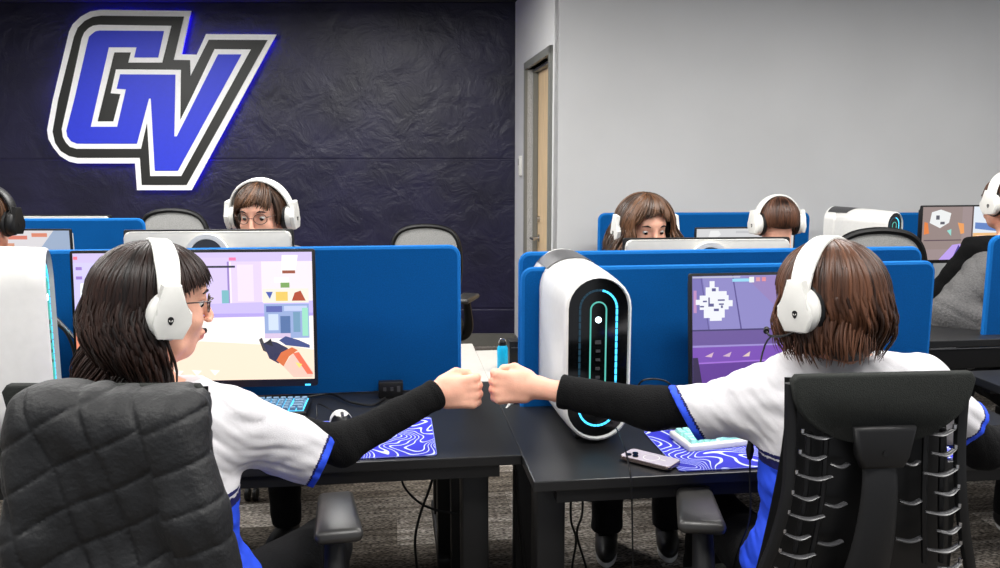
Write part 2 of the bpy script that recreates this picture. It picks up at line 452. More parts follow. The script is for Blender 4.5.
def put_sdf(name, prims, vox, mats, parent=None, base=(0, 0, 0), post=None, matfn=None, **k):
    V, Q = sdf_mesh(prims, vox, post)
    me = bpy.data.meshes.new(name)
    Vb = (V - np.array(base)).astype(np.float32)
    me.vertices.add(len(Vb)); me.vertices.foreach_set('co', Vb.ravel())
    me.loops.add(len(Q) * 4); me.loops.foreach_set('vertex_index', Q.astype(np.int32).ravel())
    me.polygons.add(len(Q)); me.polygons.foreach_set('loop_start', np.arange(len(Q), dtype=np.int32) * 4)
    try: me.polygons.foreach_set('loop_total', np.full(len(Q), 4, np.int32))
    except Exception: pass
    for m in (mats if isinstance(mats, (list, tuple)) else [mats]): me.materials.append(m)
    if matfn is not None:
        me.polygons.foreach_set('material_index', matfn(V[Q].mean(1)).astype(np.int32))
    me.polygons.foreach_set('use_smooth', np.ones(len(Q), bool))
    me.update(calc_edges=True); me.validate()
    o = bpy.data.objects.new(name, me); COL.objects.link(o)
    return setp(o, parent, **k)

def frame(f, up=(0, 0, 1), roll=0):
    """columns right, forward, up"""
    f = Vector(f).normalized(); r = f.cross(Vector(up)).normalized(); u = r.cross(f)
    if roll: q = Matrix.Rotation(roll, 3, f); r = q @ r; u = q @ u
    return np.array([[r.x, f.x, u.x], [r.y, f.y, u.y], [r.z, f.z, u.z]], np.float32)
class Head:
    def __init__(s, c, yaw, pitch=0, roll=0, sc=1.0):
        f = Vector((sin(yaw) * cos(pitch), cos(yaw) * cos(pitch), sin(pitch)))
        s.R = frame(f, roll=roll); s.c = np.array(c, float); s.s = sc
    def P(s, x, y, z): return s.c + s.R @ (np.array((x, y, z), float) * s.s)
    def V(s, x, y, z): return Vector(s.P(x, y, z))
    def ax(s, i): return Vector(s.R[:, i])
def wrinkle(p, amp, f=(30, 30, 30), seed=0):
    x, y, z = p[:, 0], p[:, 1], p[:, 2]
    a = np.sin(x * f[0] + 2.2 * np.sin(z * f[2] * .45 + seed) + seed) * np.sin(z * f[2] + 1.7 * np.sin(x * f[0] * .5 + y * f[1] * .4 + 2 * seed))
    b = np.sin(x * f[0] * 1.9 + z * f[2] * 1.3 + 2 * np.sin(y * f[1] * .8 + seed * 3))
    return amp * (a * .8 + .5 * (1 - 2 * np.abs(b) ** .6))

def head_prims(pr, h):
    R, s = h.R, h.s
    pr.ell(h.P(0, -.012, .035), (.076 * s, .095 * s, .083 * s), R)
    pr.ell(h.P(0, .022, -.03), (.060 * s, .068 * s, .078 * s), R, .03)
    pr.ell(h.P(0, .050, -.088), (.027 * s, .024 * s, .020 * s), R, .03)          # chin
    pr.ell(h.P(0, .074, .038), (.045 * s, .018 * s, .018 * s), R, .025)           # brow
    for q in (-1, 1):
        pr.ell(h.P(.036 * q, .062, -.022), (.022 * s, .02 * s, .022 * s), R, .02)   # cheek
        pr.sub(h.P(.031 * q, .098, .014), (.016 * s, .018 * s, .011 * s), R, .012)
        pr.cap(h.P(.045 * q, .03, -.075), h.P(.058 * q, -.012, -.045), .015 * s, .014 * s, .02)  # jaw
    pr.cap(h.P(0, .090, .018), h.P(0, .108, -.020), .0065 * s, .0088 * s, .014)   # nose
    for q in (-1, 1): pr.ell(h.P(.011 * q, .102, -.027), (.0075 * s, .009 * s, .006 * s), R, .006)
    for q in (-1, 1): pr.ell(h.P(.031 * q, .0725, .0215), (.0155 * s, .0135 * s, .0075 * s), R, .004)
    pr.ell(h.P(0, .087, -.053), (.024 * s, .012 * s, .0062 * s), R, .008)         # lips
    pr.ell(h.P(0, .084, -.064), (.021 * s, .012 * s, .0065 * s), R, .008)
    for q in (-1, 1):                                                            # ears
        pr.ell(h.P(.077 * q, -.012, .0), (.008 * s, .018 * s, .030 * s), R, .01)
def hand_prims(pr, wrist, d, thumb, back, curl=1.0, s=1.0, rest=False):
    """d direction to the knuckles, thumb side direction, back-of-hand normal"""
    d = Vector(d).normalized(); back = Vector(back); back = (back - d * back.dot(d)).normalized()
    t = Vector(thumb); t = (t - d * t.dot(d) - back * t.dot(back)).normalized()
    W = Vector(wrist); R = np.array([[d.x, t.x, back.x], [d.y, t.y, back.y], [d.z, t.z, back.z]], np.float32)
    def P(x, y, z): return W + (d * x + t * y + back * z) * s
    pr.box(P(.048, 0, 0), (.044 * s, .040 * s, .017 * s), R, .016 * s, .012)
    pr.cap(P(-.01, 0, 0), P(.04, .004, 0), .025 * s, .024 * s, .02)
    for i, (y, l) in enumerate(((.031, .94), (.0105, 1.0), (-.0105, .96), (-.030, .82))):
        r = (.0112 - .0007 * (i == 3)) * s
        if not rest:
            a = P(.087 * (1 if i < 3 else .965), y, .005); b = P(.099 if i in (1, 2) else .095, y, -.034 * l); c = P(.062, y * .95, -.043); e = P(.052, y * .9, -.026)
        else:
            a = P(.088, y, .004); b = P(.122 + .012 * l, y * 1.1, .0); c = P(.142 + .016 * l, y * 1.12, -.014); e = P(.152 + .016 * l, y * 1.12, -.028)
        pr.cap(P(.045, y * .8, .004), a, .009 * s, r * 1.05, .008)
        pr.cap(a, b, r * 1.06, r, .0035); pr.cap(b, c, r, r * .92, .0035); pr.cap(c, e, r * .92, r * .82, .0035)
    if not rest:
        pr.cap(P(.012, .026, -.010), P(.045, .045, -.020), .016 * s, .0135 * s, .012)
        pr.cap(P(.045, .045, -.020), P(.072, .040, -.043), .0125 * s, .0115 * s, .004); pr.cap(P(.072, .040, -.043), P(.086, .018, -.052), .0112 * s, .0095 * s, .004)
    else:
        pr.cap(P(.012, .026, -.008), P(.05, .055, -.015), .015 * s, .0125 * s, .012); pr.cap(P(.05, .055, -.015), P(.085, .062, -.022), .0118 * s, .009 * s, .004)

def hair_mesh(name, h, mats, parent, base, N, face=.9, fringe=.95, drop=.2, flare=.05, wave=.01, rad=(.094, .112, .106), width=.0055, seed=1,
              backphi=1.75, part=0.0, wfreq=28, dropvar=.15, lean=(0, 0, 0), inward=0.0, curls=1.0, short=False, cover=True, voldrop=None, sweep=0.0, slant=0.0):
    rg = np.random.default_rng(seed)
    V = []; Fc = []; tone = []
    nseg, ns = 16, 5
    down = Vector((0, 0, -1)) * .75 + -h.ax(2) * .25; down.normalize()
    for i in range(N):
        az = rg.uniform(-pi, pi)
        if short: phi0 = rg.uniform(.02, 1.1)
        else: phi0 = rg.uniform(.03, .5) if rg.random() < .7 else rg.uniform(.4, 1.4)
        infront = abs(az) < face
        phim = (fringe * (1 - .25 * (abs(az) / face)) if False else fringe + .5 * (abs(az) / face) ** 3 + slant * az + rg.uniform(-.1, .12)) if infront else backphi
        phim += rg.uniform(-.12, .08)
        if phi0 > phim - .35: phi0 = max(.02, phim - rg.uniform(.4, 1))
        ex = 1 + rg.uniform(-.06, .05)
        dl = 0 if infront else drop * (1 + rg.uniform(-dropvar, dropvar * .4))
        if voldrop is not None and not infront: dl = voldrop(az) * (1 + rg.uniform(-dropvar, dropvar * .4))
        L1 = .1 * (phim - phi0); tot = L1 + dl
        ph = rg.uniform(0, 6.28) * .35 + az * 2; sw = rg.uniform(-.10, .10) + (sweep if infront else 0)
        pts = []
        for j in range(nseg):
            s = tot * j / (nseg - 1)
            if s <= L1:
                phi = phi0 + s / .1; a = az + sw * (phi - phi0) + part * sin(phi) * (1 if az > 0 else -1) * 0
                q = Vector((sin(a) * sin(phi) * rad[0], cos(a) * sin(phi) * rad[1], cos(phi) * rad[2])) * ex
                q += Vector((0, -.012, .022))
                p = h.V(*q); last = (p, phi, a)
            else:
                p0, phi, a = last; e = s - L1
                out = (h.ax(0) * sin(a) + h.ax(1) * cos(a)); out.z *= .3
                k = e / max(dl, .01)
                tan = down
                p = p0 + tan * e + out * (flare * e - inward * k * k * .06) + Vector(lean) * k * k
                side = h.ax(0) * cos(a) - h.ax(1) * sin(a)
                p = p + (out * sin(e * wfreq + ph) + side * cos(e * wfreq * .8 + ph)) * wave * min(1, e / .05) * curls
            pts.append(p)
        wd = width * rg.uniform(.7, 1.5); tn = float(np.clip(rg.normal(.40, .17) + .20 * sin(az * 4 + seed) + .10 * sin(az * 11 + seed * 2), 0, 1))
        b0 = len(V)
        for j, p in enumerate(pts):
            T = (pts[min(j + 1, nseg - 1)] - pts[max(j - 1, 0)]); T.normalize()
            nrm = (p - h.V(0, -.012, min(0.0, 0))); nrm = nrm - T * nrm.dot(T); nrm.normalize() if nrm.length > 1e-6 else None
            S = T.cross(nrm)
            f = j / (nseg - 1); w = wd * (1 - max(0, (f - .6) / .4) ** 2 * .85) * (.6 + .4 * min(1, f * 6))
            for q in range(ns):
                an = 2 * pi * q / ns
                V.append(tuple(p + S * (w * cos(an)) + nrm * (w * .45 * sin(an)) - Vector(base)))
        for j in range(nseg - 1):
            for q in range(ns):
                a = b0 + j * ns + q; b = b0 + j * ns + (q + 1) % ns
                Fc.append((a, b, b + ns, a + ns)); tone.append(tn + .25 * (j / nseg) * .6)
    me = bpy.data.meshes.new(name); me.from_pydata(V, [], Fc); me.materials.append(mats)
    at = me.attributes.new('tone', 'FLOAT', 'FACE'); at.data.foreach_set('value', np.clip(np.array(tone, np.float32), 0, 1))
    for p in me.polygons: p.use_smooth = True
    me.update()
    o = bpy.data.objects.new(name, me); COL.objects.link(o); setp(o, parent)
    return o

def headset(h, label, group=None, kind='white', mic=0, logo=True, fit=1.0):
    c = Vector(h.c); t = thing('headset', label, 'headset', c, 0, group)
    wm = M['white'] if kind == 'white' else M['black']
    def L(x, y, z): return h.V(x, y, z) - c
    RX, RZ = .100 * fit, .107 * fit
    def arc(a, ex=0): return (RX + ex) * sin(a), (RZ + ex) * cos(a) + .012
    # band: wide flat sweep
    def sweep(a0, a1, ex, wid, th, n=28):
        bm = BM(); rings = []
        for i in range(n + 1):
            a = a0 + (a1 - a0) * i / n
            x, z = arc(a, ex); x2, z2 = arc(a, ex + th)
            w = wid(a) if callable(wid) else wid
            ring = []
            for (yy, tt) in ((-w, .25), (-w * .8, 0), (w * .8, 0), (w, .25), (w, .75), (w * .8, 1), (-w * .8, 1), (-w, .75)):
                xx, zz = arc(a, ex + th * tt); ring.append(bm.verts.new(L(xx, yy - .004, zz)))
            rings.append(ring)
        for p, q in zip(rings, rings[1:]):
            for j in range(8): bm.faces.new([p[j], p[(j + 1) % 8], q[(j + 1) % 8], q[j]])
        bm.faces.new(rings[0]); bm.faces.new(rings[-1]); return bm
    put('headband', sweep(-1.5, 1.5, .010, lambda a: .0235 - .004 * abs(abs(a) - .75) / .75, .010), wm, t, True)
    put('headband_cushion', sweep(-.75, .75, .002, .017, .008), M['blackcloth'] if kind == 'white' else M['black'], t, True)
    ax, ay, az = h.ax(0), h.ax(1), h.ax(2)
    for q in (-1, 1):
        cc = L(q * (.083 * fit), -.004, -.004); n = ax * q
        bm = BM()   # cup shell: stacked rounded discs
        prof = ((.0, .043), (.010, .047), (.022, .046), (.031, .040), (.036, .030), (.037, .0))
        rings = []
        for dd, rr in prof:
            rings.append([bm.verts.new(cc + n * (dd + .012) + ay * (rr * .88 * cos(2 * pi * j / 28)) + az * (rr * 1.08 * sin(2 * pi * j / 28))) for j in range(28)])
        for a, b in zip(rings, rings[1:]):
            for j in range(28): bm.faces.new([a[j], a[(j + 1) % 28], b[(j + 1) % 28], b[j]])
        bm.faces.new(rings[0])
        cup = put('ear_cup', bm, wm, t, True)
        bm = BM()   # angular yoke plate running up to the band
        poly = [(-.019, .066), (.019, .066), (.024, .030), (.042, .010), (.042, -.012), (.026, -.044), (-.022, -.044), (-.034, -.014), (-.030, .006), (-.023, .022)]
        prism(bm, poly, cc, ay, az, n, .036, .055, bev=.004)
        put('yoke_plate', bm, wm, cup, True)
        if logo:
            bm = BM(); po = [(0, -.0085), (.003, -.006), (.0058, 0), (.0055, .005), (.003, .0078), (0, .0085), (-.003, .0078), (-.0055, .005), (-.0058, 0), (-.003, -.006)]
            prism(bm, po, cc + az * -.006, ay, az, n, .055, .0562)
            lg = put('alien_head_logo', bm, M['black'], cup)
            bm = BM()
            for sx in (-1, 1): prism(bm, [(sx * .0008, -.002), (sx * .0036, -.0005), (sx * .004, .0022), (sx * .0015, .0012)], cc + az * -.006, ay, az, n, .0562, .0567)
            me = put('logo_eyes', bm, wm, cup)
        bm = BM()
        tube(bm, [cc + n * .006 + ay * (.036 * cos(2 * pi * j / 20)) + az * (.046 * sin(2 * pi * j / 20)) for j in range(21)], .011, n=8, sm=1)
        put('ear_cushion', bm, M['black'], cup, True)
    if mic:
        q = mic; bm = BM()
        tube(bm, [L(q * .108, .0, -.042), L(q * .108, .03, -.058), L(q * .09, .075, -.066), L(q * .06, .105, -.062)], .0028, n=8)
        mi = put('microphone_boom', bm, M['black'], t, True)
        bm = BM(); tube(bm, [L(q * .064, .102, -.062), L(q * .046, .112, -.060)], .0065, n=10, sm=1); put('microphone_capsule', bm, M['black'], mi, True)
    return t

def torso_prims(pr, neck, pelvis, sl, sr, fwd, w=1.0):
    neck, pelvis, sl, sr = map(Vector, (neck, pelvis, sl, sr))
    up = (neck - pelvis).normalized(); rt = (sr - sl).normalized(); f = up.cross(rt).normalized()
    R = np.array([[rt.x, f.x, up.x], [rt.y, f.y, up.y], [rt.z, f.z, up.z]], np.float32)
    mid = (sl + sr) / 2
    H = (neck - pelvis).length
    pr.cap(neck.lerp(sl, .35) + up * -.015, sl, .05 * w, .055 * w, .04); pr.cap(neck.lerp(sr, .35) + up * -.015, sr, .05 * w, .055 * w, .04)
    pr.ell(pelvis.lerp(neck, .70), (.155 * w, .105 * w, .17), R, .05)
    pr.ell(pelvis.lerp(neck, .38), (.138 * w, .105 * w, .17), R, .05)
    pr.ell(pelvis + up * .02, (.165 * w, .125 * w, .12), R, .05)
    return R

class Person:
    """seated figure from world joints"""
    def __init__(s, label, base): s.label = label; s.base = Vector(base); s.pr = Prims(); s.j = {}
def seated(label, headobj, neck, pelvis, sl, sr, el, er, wl, wr, handL, handR, kneeL, kneeR, footL, footR, vox=.006, bw=1.0, bodymat=None, hscale=1.0, limb=1.0):
    base = Vector((pelvis[0], pelvis[1], 0))
    pr = Prims(); torso_prims(pr, neck, pelvis, sl, sr, None, bw)
    head_prims(pr, headobj)
    pr.cap(neck, headobj.P(0, -.02, -.06), .055 * bw, .052, .03)
    for S, E, W in ((sl, el, wl), (sr, er, wr)):
        pr.cap(S, E, .047 * limb, .038 * limb, .03); pr.cap(E, W, .040 * limb, .0245 * limb, .02)
    for hd, W in ((handL, wl), (handR, wr)):
        hand_prims(pr, W, *hd[:3], rest=hd[3], s=hscale)
    up = (Vector(neck) - Vector(pelvis)).normalized()
    for q, K, Ft in ((-1, kneeL, footL), (1, kneeR, footR)):
        rt = (Vector(sr) - Vector(sl)).normalized()
        hip = Vector(pelvis) + rt * (.085 * q) - Vector((0, 0, .02))
        pr.cap(hip, K, .082, .055, .04); pr.cap(K, Ft, .055, .036, .02)
    o = put_sdf('person', pr, vox, [M['skin'], M['lip']] if bodymat is None else bodymat, None, base, matfn=lambda c: lipmask(c, headobj), label=label, cat='person', loc=base)
    eyes(headobj, o, base)
    return o, base, pr
def lipmask(c, h):
    q = (c - h.c) @ h.R.astype(float) / h.s
    return ((np.abs(q[:, 0]) < .022) & (q[:, 1] > .080) & (q[:, 2] < -.047) & (q[:, 2] > -.071) & (np.abs(q[:, 2] + .059) < .012 * (1 - (q[:, 0] / .026) ** 2)))
def eyes(h, parent, base):
    for q in (-1, 1):
        bm = BM(); t = bmesh.new(); bmesh.ops.create_uvsphere(t, u_segments=16, v_segments=10, radius=.0112 * h.s)
        t.transform(Matrix.Translation(h.V(.031 * q, .073, .014) - base)); merge(bm, t, 0)
        t = bmesh.new(); bmesh.ops.create_uvsphere(t, u_segments=14, v_segments=8, radius=.0080 * h.s)
        t.transform(Matrix.Translation(h.V(.031 * q, .0775, .0095) - base)); merge(bm, t, 1)
        put('eye', bm, [M['eyew'], M['eyed']], parent, 'all')
        bm = BM(); tube(bm, [h.V((.018) * q, .090, .032) - base, h.V(.032 * q, .090, .038) - base, h.V(.048 * q, .078, .033) - base], [.002, .0035, .0015], n=6)
        put('eyebrow', bm, M['hairbrown'], parent, 'all')
def trousers(parent, base, pelvis, sl, sr, kneeL, kneeR, footL, footR, neck, m=None, waist=.10):
    pr = Prims(); rt = (Vector(sr) - Vector(sl)).normalized(); up = (Vector(neck) - Vector(pelvis)).normalized()
    torso = Prims(); torso_prims(torso, neck, pelvis, sl, sr, None)
    pr.append(torso[-1])
    for q, K, Ft in ((-1, kneeL, footL), (1, kneeR, footR)):
        hip = Vector(pelvis) + rt * (.085 * q) - Vector((0, 0, .02))
        pr.cap(hip, K, .084, .060, .04); pr.cap(K, Ft, .062, .052, .02)
    pr = pr.infl(.008)
    pl = np.array(pelvis, float); u = np.array(up)
    def post(p, d): return np.maximum(d + wrinkle(p, .003, (25, 25, 38)), np.maximum((p - pl) @ u - waist, .075 - p[:, 2]))
    put_sdf('trousers', pr, .008, m or M['pants'], parent, base, post=post)
def shoe(parent, base, F, yaw, m=None):
    F = Vector(F); f = Vector((sin(yaw), cos(yaw), 0)); R = frame(f)
    pr = Prims(); c = Vector((F.x, F.y, 0))
    pr.ell(c + f * .06 + Z * .04, (.045, .135, .04), R, .02); pr.ell(c - f * .02 + Z * .06, (.038, .055, .055), R, .03)
    def post(p, d): return np.maximum(d, .018 - p[:, 2])
    s = put_sdf('shoe', pr, .006, m or M['black'], parent, base, post=post)
    bm = BM(); pts = [(.040 * cos(a) * (1.05 if sin(a) > 0 else .85), .13 * sin(a) + .05) for a in np.linspace(0, 2 * pi, 25)[:-1]]
    prism(bm, pts, c - base, Vector(R[:, 0]), f, Z, .002, .026, bev=.003); put('sole', bm, M['sole'], s, True)

# ================================================================== ROOM
WY = 6.9
CX0 = atY(515, 158, WY).x                      # navy wall / door wall corner
dW = Vector((-sin(TH), cos(TH), 0)); dU = Vector((cos(TH), sin(TH), 0))
cornN = Vector((CX0, WY, 0))
cornG = cornN - dW * (1.78)                    # near corner of the door wall
ZC = atY(300, 5, WY).z + .02
bm = BM(); hexa(bm, [(-5.5, -.6, -.05), (4.6, -.6, -.05), (4.6, 7.4, -.05), (-5.5, 7.4, -.05), (-5.5, -.6, 0), (4.6, -.6, 0), (4.6, 7.4, 0), (-5.5, 7.4, 0)])
struct('floor', bm, M['carpet'])
bm = BM(); hexa(bm, [(-5.5, -.6, ZC), (4.6, -.6, ZC), (4.6, 7.4, ZC), (-5.5, 7.4, ZC), (-5.5, -.6, ZC + .1), (4.6, -.6, ZC + .1), (4.6, 7.4, ZC + .1), (-5.5, 7.4, ZC + .1)])
struct('ceiling', bm, M['ceil'])
def wallbox(name, a, b, th, m, z0=0, z1=None):
    """a->b visible face; thickness to the side given by th (vector)"""
    z1 = ZC if z1 is None else z1; bm = BM(); a = Vector(a); b = Vector(b); th = Vector(th)
    hexa(bm, [Vector((q.x, q.y, z)) for z in (z0, z1) for q in (a, b, b + th, a + th)])
    return struct(name, bm, m)
wallbox('wall_back', (-5.5, WY, 0), (CX0 + .12, WY, 0), (0, .15, 0), M['navywall'])
# door wall with an opening
dY0, dY1, dZ = .62, 1.54, 2.17                  # distance along -dW from navy corner
Tn = Vector((.14 * cos(TH), .14 * sin(TH), 0))
def wp(s, z=0): q = cornN - dW * s; return Vector((q.x, q.y, z))
bm = BM()
for (s0, s1, z0, z1) in ((0, dY0, 0, ZC), (dY1, 1.775, 0, ZC), (dY0, dY1, dZ, ZC)):
    a, b = wp(s0), wp(s1)
    hexa(bm, [Vector((q.x, q.y, z)) for z in (z0, z1) for q in (a, b, b + Tn, a + Tn)])
struct('wall_side', bm, M['greywall'])
gEnd = cornG + dU * 4.4
wallbox('wall_right', cornG, gEnd, dW * .14, M['greywall'])
wallbox('wall_left', (-5.5, -.6, 0), (-5.5, WY, 0), (-.15, 0, 0), M['greywall'])
wallbox('baseboard_back', (-5.5, WY - .012, 0), (CX0, WY - .012, 0), (0, .012, 0), M['base'], 0, .105)
bm = BM()
for s0, s1 in ((0, dY0 - .05), (dY1 + .05, 1.78)):
    a, b = wp(s0), wp(s1); q = dU * -.01; hexa(bm, [Vector((v.x, v.y, z)) for z in (0, .105) for v in (a, b, b + q, a + q)])
struct('baseboard_side', bm, M['base'])
wallbox('baseboard_right', cornG, gEnd, dW * -.01, M['base'], 0, .105)
# door: frame + leaf
bm = BM()
def dbox(s0, s1, u0, u1, z0, z1, mi=0):
    P = [(wp(s) + dU * u) for s, u in ((s0, u0), (s1, u0), (s1, u1), (s0, u1))]
    hexa(bm, [Vector((v.x, v.y, z)) for z in (z0, z1) for v in P], mi)
dbox(dY0 - .05, dY0, -.02, .15, 0, dZ + .05); dbox(dY1, dY1 + .05, -.02, .15, 0, dZ + .05); dbox(dY0 - .05, dY1 + .05, -.02, .15, dZ, dZ + .05)
dbox(dY0, dY0 + .02, .04, .075, 0, dZ); dbox(dY1 - .02, dY1, .04, .075, 0, dZ); dbox(dY0, dY1, .04, .075, dZ - .02, dZ)
struct('trim_1', bm, M['frame'])
bm = BM(); dbox(dY0 + .003, dY1 - .003, .078, .122, .008, dZ - .004)
dr = struct('door_1', bm, M['wood'])
bm = BM(); hp = wp(dY0 + .09, .96) + dU * .078
disc_ring(bm, hp, dW, Z, -dU, 0, .028, .008, 20); cyl(bm, hp - dU * .004, hp - dU * .07, .010)
tube(bm, [hp - dU * .062 + dW * .02, hp - dU * .062 - dW * .04, hp - dU * .056 - dW * .115], .009, n=10)
put('door_handle', bm, M['steel'], dr, True)
bm = BM(); disc_ring(bm, hp + Z * .14, dW, Z, -dU, 0, .022, .02, 20); put('deadbolt', bm, M['steel'], dr, True)
# card reader on the door wall
rp = wp(.34, atY(520, 166, 6.5).z) 
t = thing('card_reader', 'small white rectangular reader on the grey wall beside the door', 'switch', rp, 0)
bm = BM(); prism(bm, rrect(.07, .155, .01), (0, 0, 0), dW, Z, -dU, 0, .022, bev=.003); put('housing', bm, M['white'], t, True)
bm = BM(); prism(bm, rrect(.04, .05, .006, cy=.03), (0, 0, 0), dW, Z, -dU, .022, .025); put('face_plate', bm, mat('reader_grey', (150, 150, 150), .4), t)

# ------------------------------------------------------------------ the sign
LY = WY - .055
sg0 = atY(160, 100, LY)
sign = thing('wall_sign', 'large blue, black and white GV letter logo, backlit blue, on the navy wall', 'sign', sg0)
def sp(poly, y): return [(lambda q: (q.x - sg0.x, q.z - sg0.z))(atY(a, b, LY)) for a, b in poly]
outer = [(99.9, 9.7), (191, 10.9), (181.7, 54.2), (196.7, 54.6), (206, 34), (276.4, 34.5), (191.6, 190.1), (137, 190.1), (135, 163.4), (77, 163.4), (69, 161.5), (60, 156), (53.2, 147.5), (48.4, 139), (47, 130), (52.7, 100), (69, 31.7), (72.6, 24.3), (80.5, 16.7), (90, 11.5)]
black1 = [(101.6, 15.8), (184, 16.7), (173.8, 59.9), (190.1, 60.2), (190.5, 76.6), (209, 39.8), (267.6, 40.1), (186.7, 184.9), (142, 184.9), (140.2, 157.7), (77.9, 157.7), (69, 155.8), (61, 151), (55.5, 143), (52.9, 131.7), (58.5, 100), (74.3, 37), (78, 28), (85, 21), (93, 17)]
white2 = [(99.9, 25), (171.8, 26), (162.7, 62.7), (128.9, 62.7), (131.5, 52.5), (114.8, 52.5), (98, 121.5), (114, 121.5), (121, 94.2), (111.3, 93.3), (116.6, 69.5), (181.3, 69.9), (180.7, 120.2), (190.8, 100), (215, 49.3), (251.2, 49.6), (181.6, 176), (150.8, 176), (147.6, 122), (141.4, 148.8), (77, 148.8), (70.5, 146.8), (66.4, 142.3), (63.5, 137), (62.4, 129), (69, 100), (82.3, 38.7), (84.8, 32.8), (89.3, 28.2), (94, 25.8)]
blueG = [(100.7, 30.8), (164.6, 31.3), (158.8, 57.7), (135, 57.7), (137.4, 47.5), (109.5, 47.5), (91.4, 126.8), (118, 126.8), (126.8, 89.4), (117.5, 88.9), (121, 74.5), (176, 74.8), (174.9, 136.4), (177.5, 136.4), (218.7, 54.6), (242, 54.6), (178.4, 170.8), (155.5, 170.8), (151.6, 98.6), (149.6, 98.6), (137.6, 143.7), (77.9, 143.7), (72, 141.3), (68.3, 136.5), (67.3, 130.8), (75.2, 100), (88.4, 43.1), (90, 37), (92.8, 34.3), (96.5, 31.6)]
for nm, po, d0, d1, m in (('outer_plate', outer, -.012, 0, 'signwhite'), ('black_plate', black1, 0, .006, 'signblack'), ('inner_white_plate', white2, .006, .011, 'signwhite'), ('blue_face', blueG, .011, .016, 'signblue')):
    bm = BM(); prism(bm, sp(po, 0), (0, 0, 0), X, Z, -Y, d0, d1); put(nm, bm, M[m], sign)
# light strip running behind the edge of the letters
cxm, czm = 0, 0
op = sp(outer, 0); bm = BM()
npt = len(op)
area = sum(op[i][0] * op[(i + 1) % npt][1] - op[(i + 1) % npt][0] * op[i][1] for i in range(npt))
ins = []
for i in range(npt):
    p0, p1, p2 = Vector(op[i - 1]), Vector(op[i]), Vector(op[(i + 1) % npt])
    e1 = (p1 - p0).normalized(); e2 = (p2 - p1).normalized()
    n1 = Vector((-e1.y, e1.x)); n2 = Vector((-e2.y, e2.x)); n = (n1 + n2).normalized() * (1 if area > 0 else -1)
    ins.append(p1 + n * (.026 / max(.5, n.dot(n1 if area > 0 else -n1))))
for i in range(npt):
    a, b = ins[i], ins[(i + 1) % npt]
    tube(bm, [Vector((a.x, .034, a.y)), Vector((b.x, .034, b.y))], .007, n=6, sm=1)
put('light_strip', bm, M['bluelt'], sign)
for px, py in ((80, 60), (75, 140), (165, 175), (250, 42), (170, 20)):
    q = atY(px, py, LY) - sg0; bm = BM(); cyl(bm, q + Y * .012, q + Y * .054, .012); put('standoff', bm, M['steel'], sign)

# ------------------------------------------------------------------ ceiling lights
fp = None
for i, (x, y) in enumerate([(-3.2, 4.8), (-1.2, 4.8), (-3.2, 3.0), (-1.1, 3.0), (1.0, 3.0), (2.8, 3.2), (-1.9, .9), (.3, .9), (2.3, 1.2)]):
    if fp is None:
        fp = thing('ceiling_light', 'x', 'ceiling light', (x, y, ZC), 0, 'rectangular panel lights in the ceiling')
        bm = BM()
        for c, s in (((0, .3, -.02), (1.24, .03, .04)), ((0, -.3, -.02), (1.24, .03, .04)), ((.605, 0, -.02), (.03, .6, .04)), ((-.605, 0, -.02), (.03, .6, .04))): box(bm, c, s)
        put('frame', bm, M['white'], fp)
        bm = BM(); box(bm, (0, 0, -.022), (1.18, .57, .01)); put('diffuser', bm, M['fixture'], fp); f = fp
    else: f = dup(fp, (x, y, ZC))
    f['label'] = 'white framed rectangular panel light in the dark ceiling'
    ld = bpy.data.lights.new('panel_lamp', 'AREA'); ld.shape = 'RECTANGLE'; ld.size = 1.15; ld.size_y = .55; ld.energy = 66 if y > 4 else 41; ld.color = (1, .985, .96)
    lo = bpy.data.objects.new('panel_lamp', ld); COL.objects.link(lo); lo.location = (x, y, ZC - .05)
w = bpy.data.worlds.new('world'); SC.world = w; w.use_nodes = True
w.node_tree.nodes['Background'].inputs[0].default_value = (.9, .93, 1, 1); w.node_tree.nodes['Background'].inputs[1].default_value = .55

# ================================================================== DESKS
WR = -.197                                       # right desk is pushed nearer by this
def desk(label, u0, u1, w0, w1, z=.74, legs=(), group=None, top='desk'):
    o = RW((u0 + u1) / 2, (w0 + w1) / 2); W, D = u1 - u0, w1 - w0
    t = thing('gaming_desk', label, 'desk', o, TH, group)
    bm = BM(); box(bm, (0, 0, z - .014), (W, D, .028), bev=.003); put('desktop', bm, [M[top]], t)
    for yy in (-D / 2 + .03, D / 2 - .06): bm = BM(); box(bm, (0, yy, z - .045), (W - .12, .04, .034)); put('frame_rail', bm, M['blackmetal'], t)
    for lx in legs:
        bm = BM(); box(bm, (lx, -D * .5 + .13, z / 2 - .015), (.075, .10, z - .06), bev=.006); box(bm, (lx, -.0, .025), (.08, D - .06, .05), bev=.01); box(bm, (lx, D * .5 - .16, z / 2 - .015), (.07, .07, z - .06), bev=.006)
        put('leg', bm, M['blackmetal'], t, True)
    return t
desk('long black desk under the left player, with blue contour mat and keyboard', -1.75, 0, 0, .775, legs=(-1.55 + .875, .875 - .12))
desk('black desk under the white glowing tower and the right player', 0, 1.55, WR, WR + .68, legs=(-.775 + .06, .70))
desk('pale grey topped desk behind the left blue divider, under the pale monitor back', -1.3, 0, .785, 1.42, legs=(-.5, .5), top='lightdesk')
desk('pale grey topped desk behind the right blue divider, under the cyan bottle', .0, 1.55, WR + .80, 1.28, legs=(.70,), top='lightdesk')
desk('raised black desk at the right edge of the photo beside the right divider', 1.63, 2.9, WR - .25, WR + .68, z=.80, legs=(.4,))

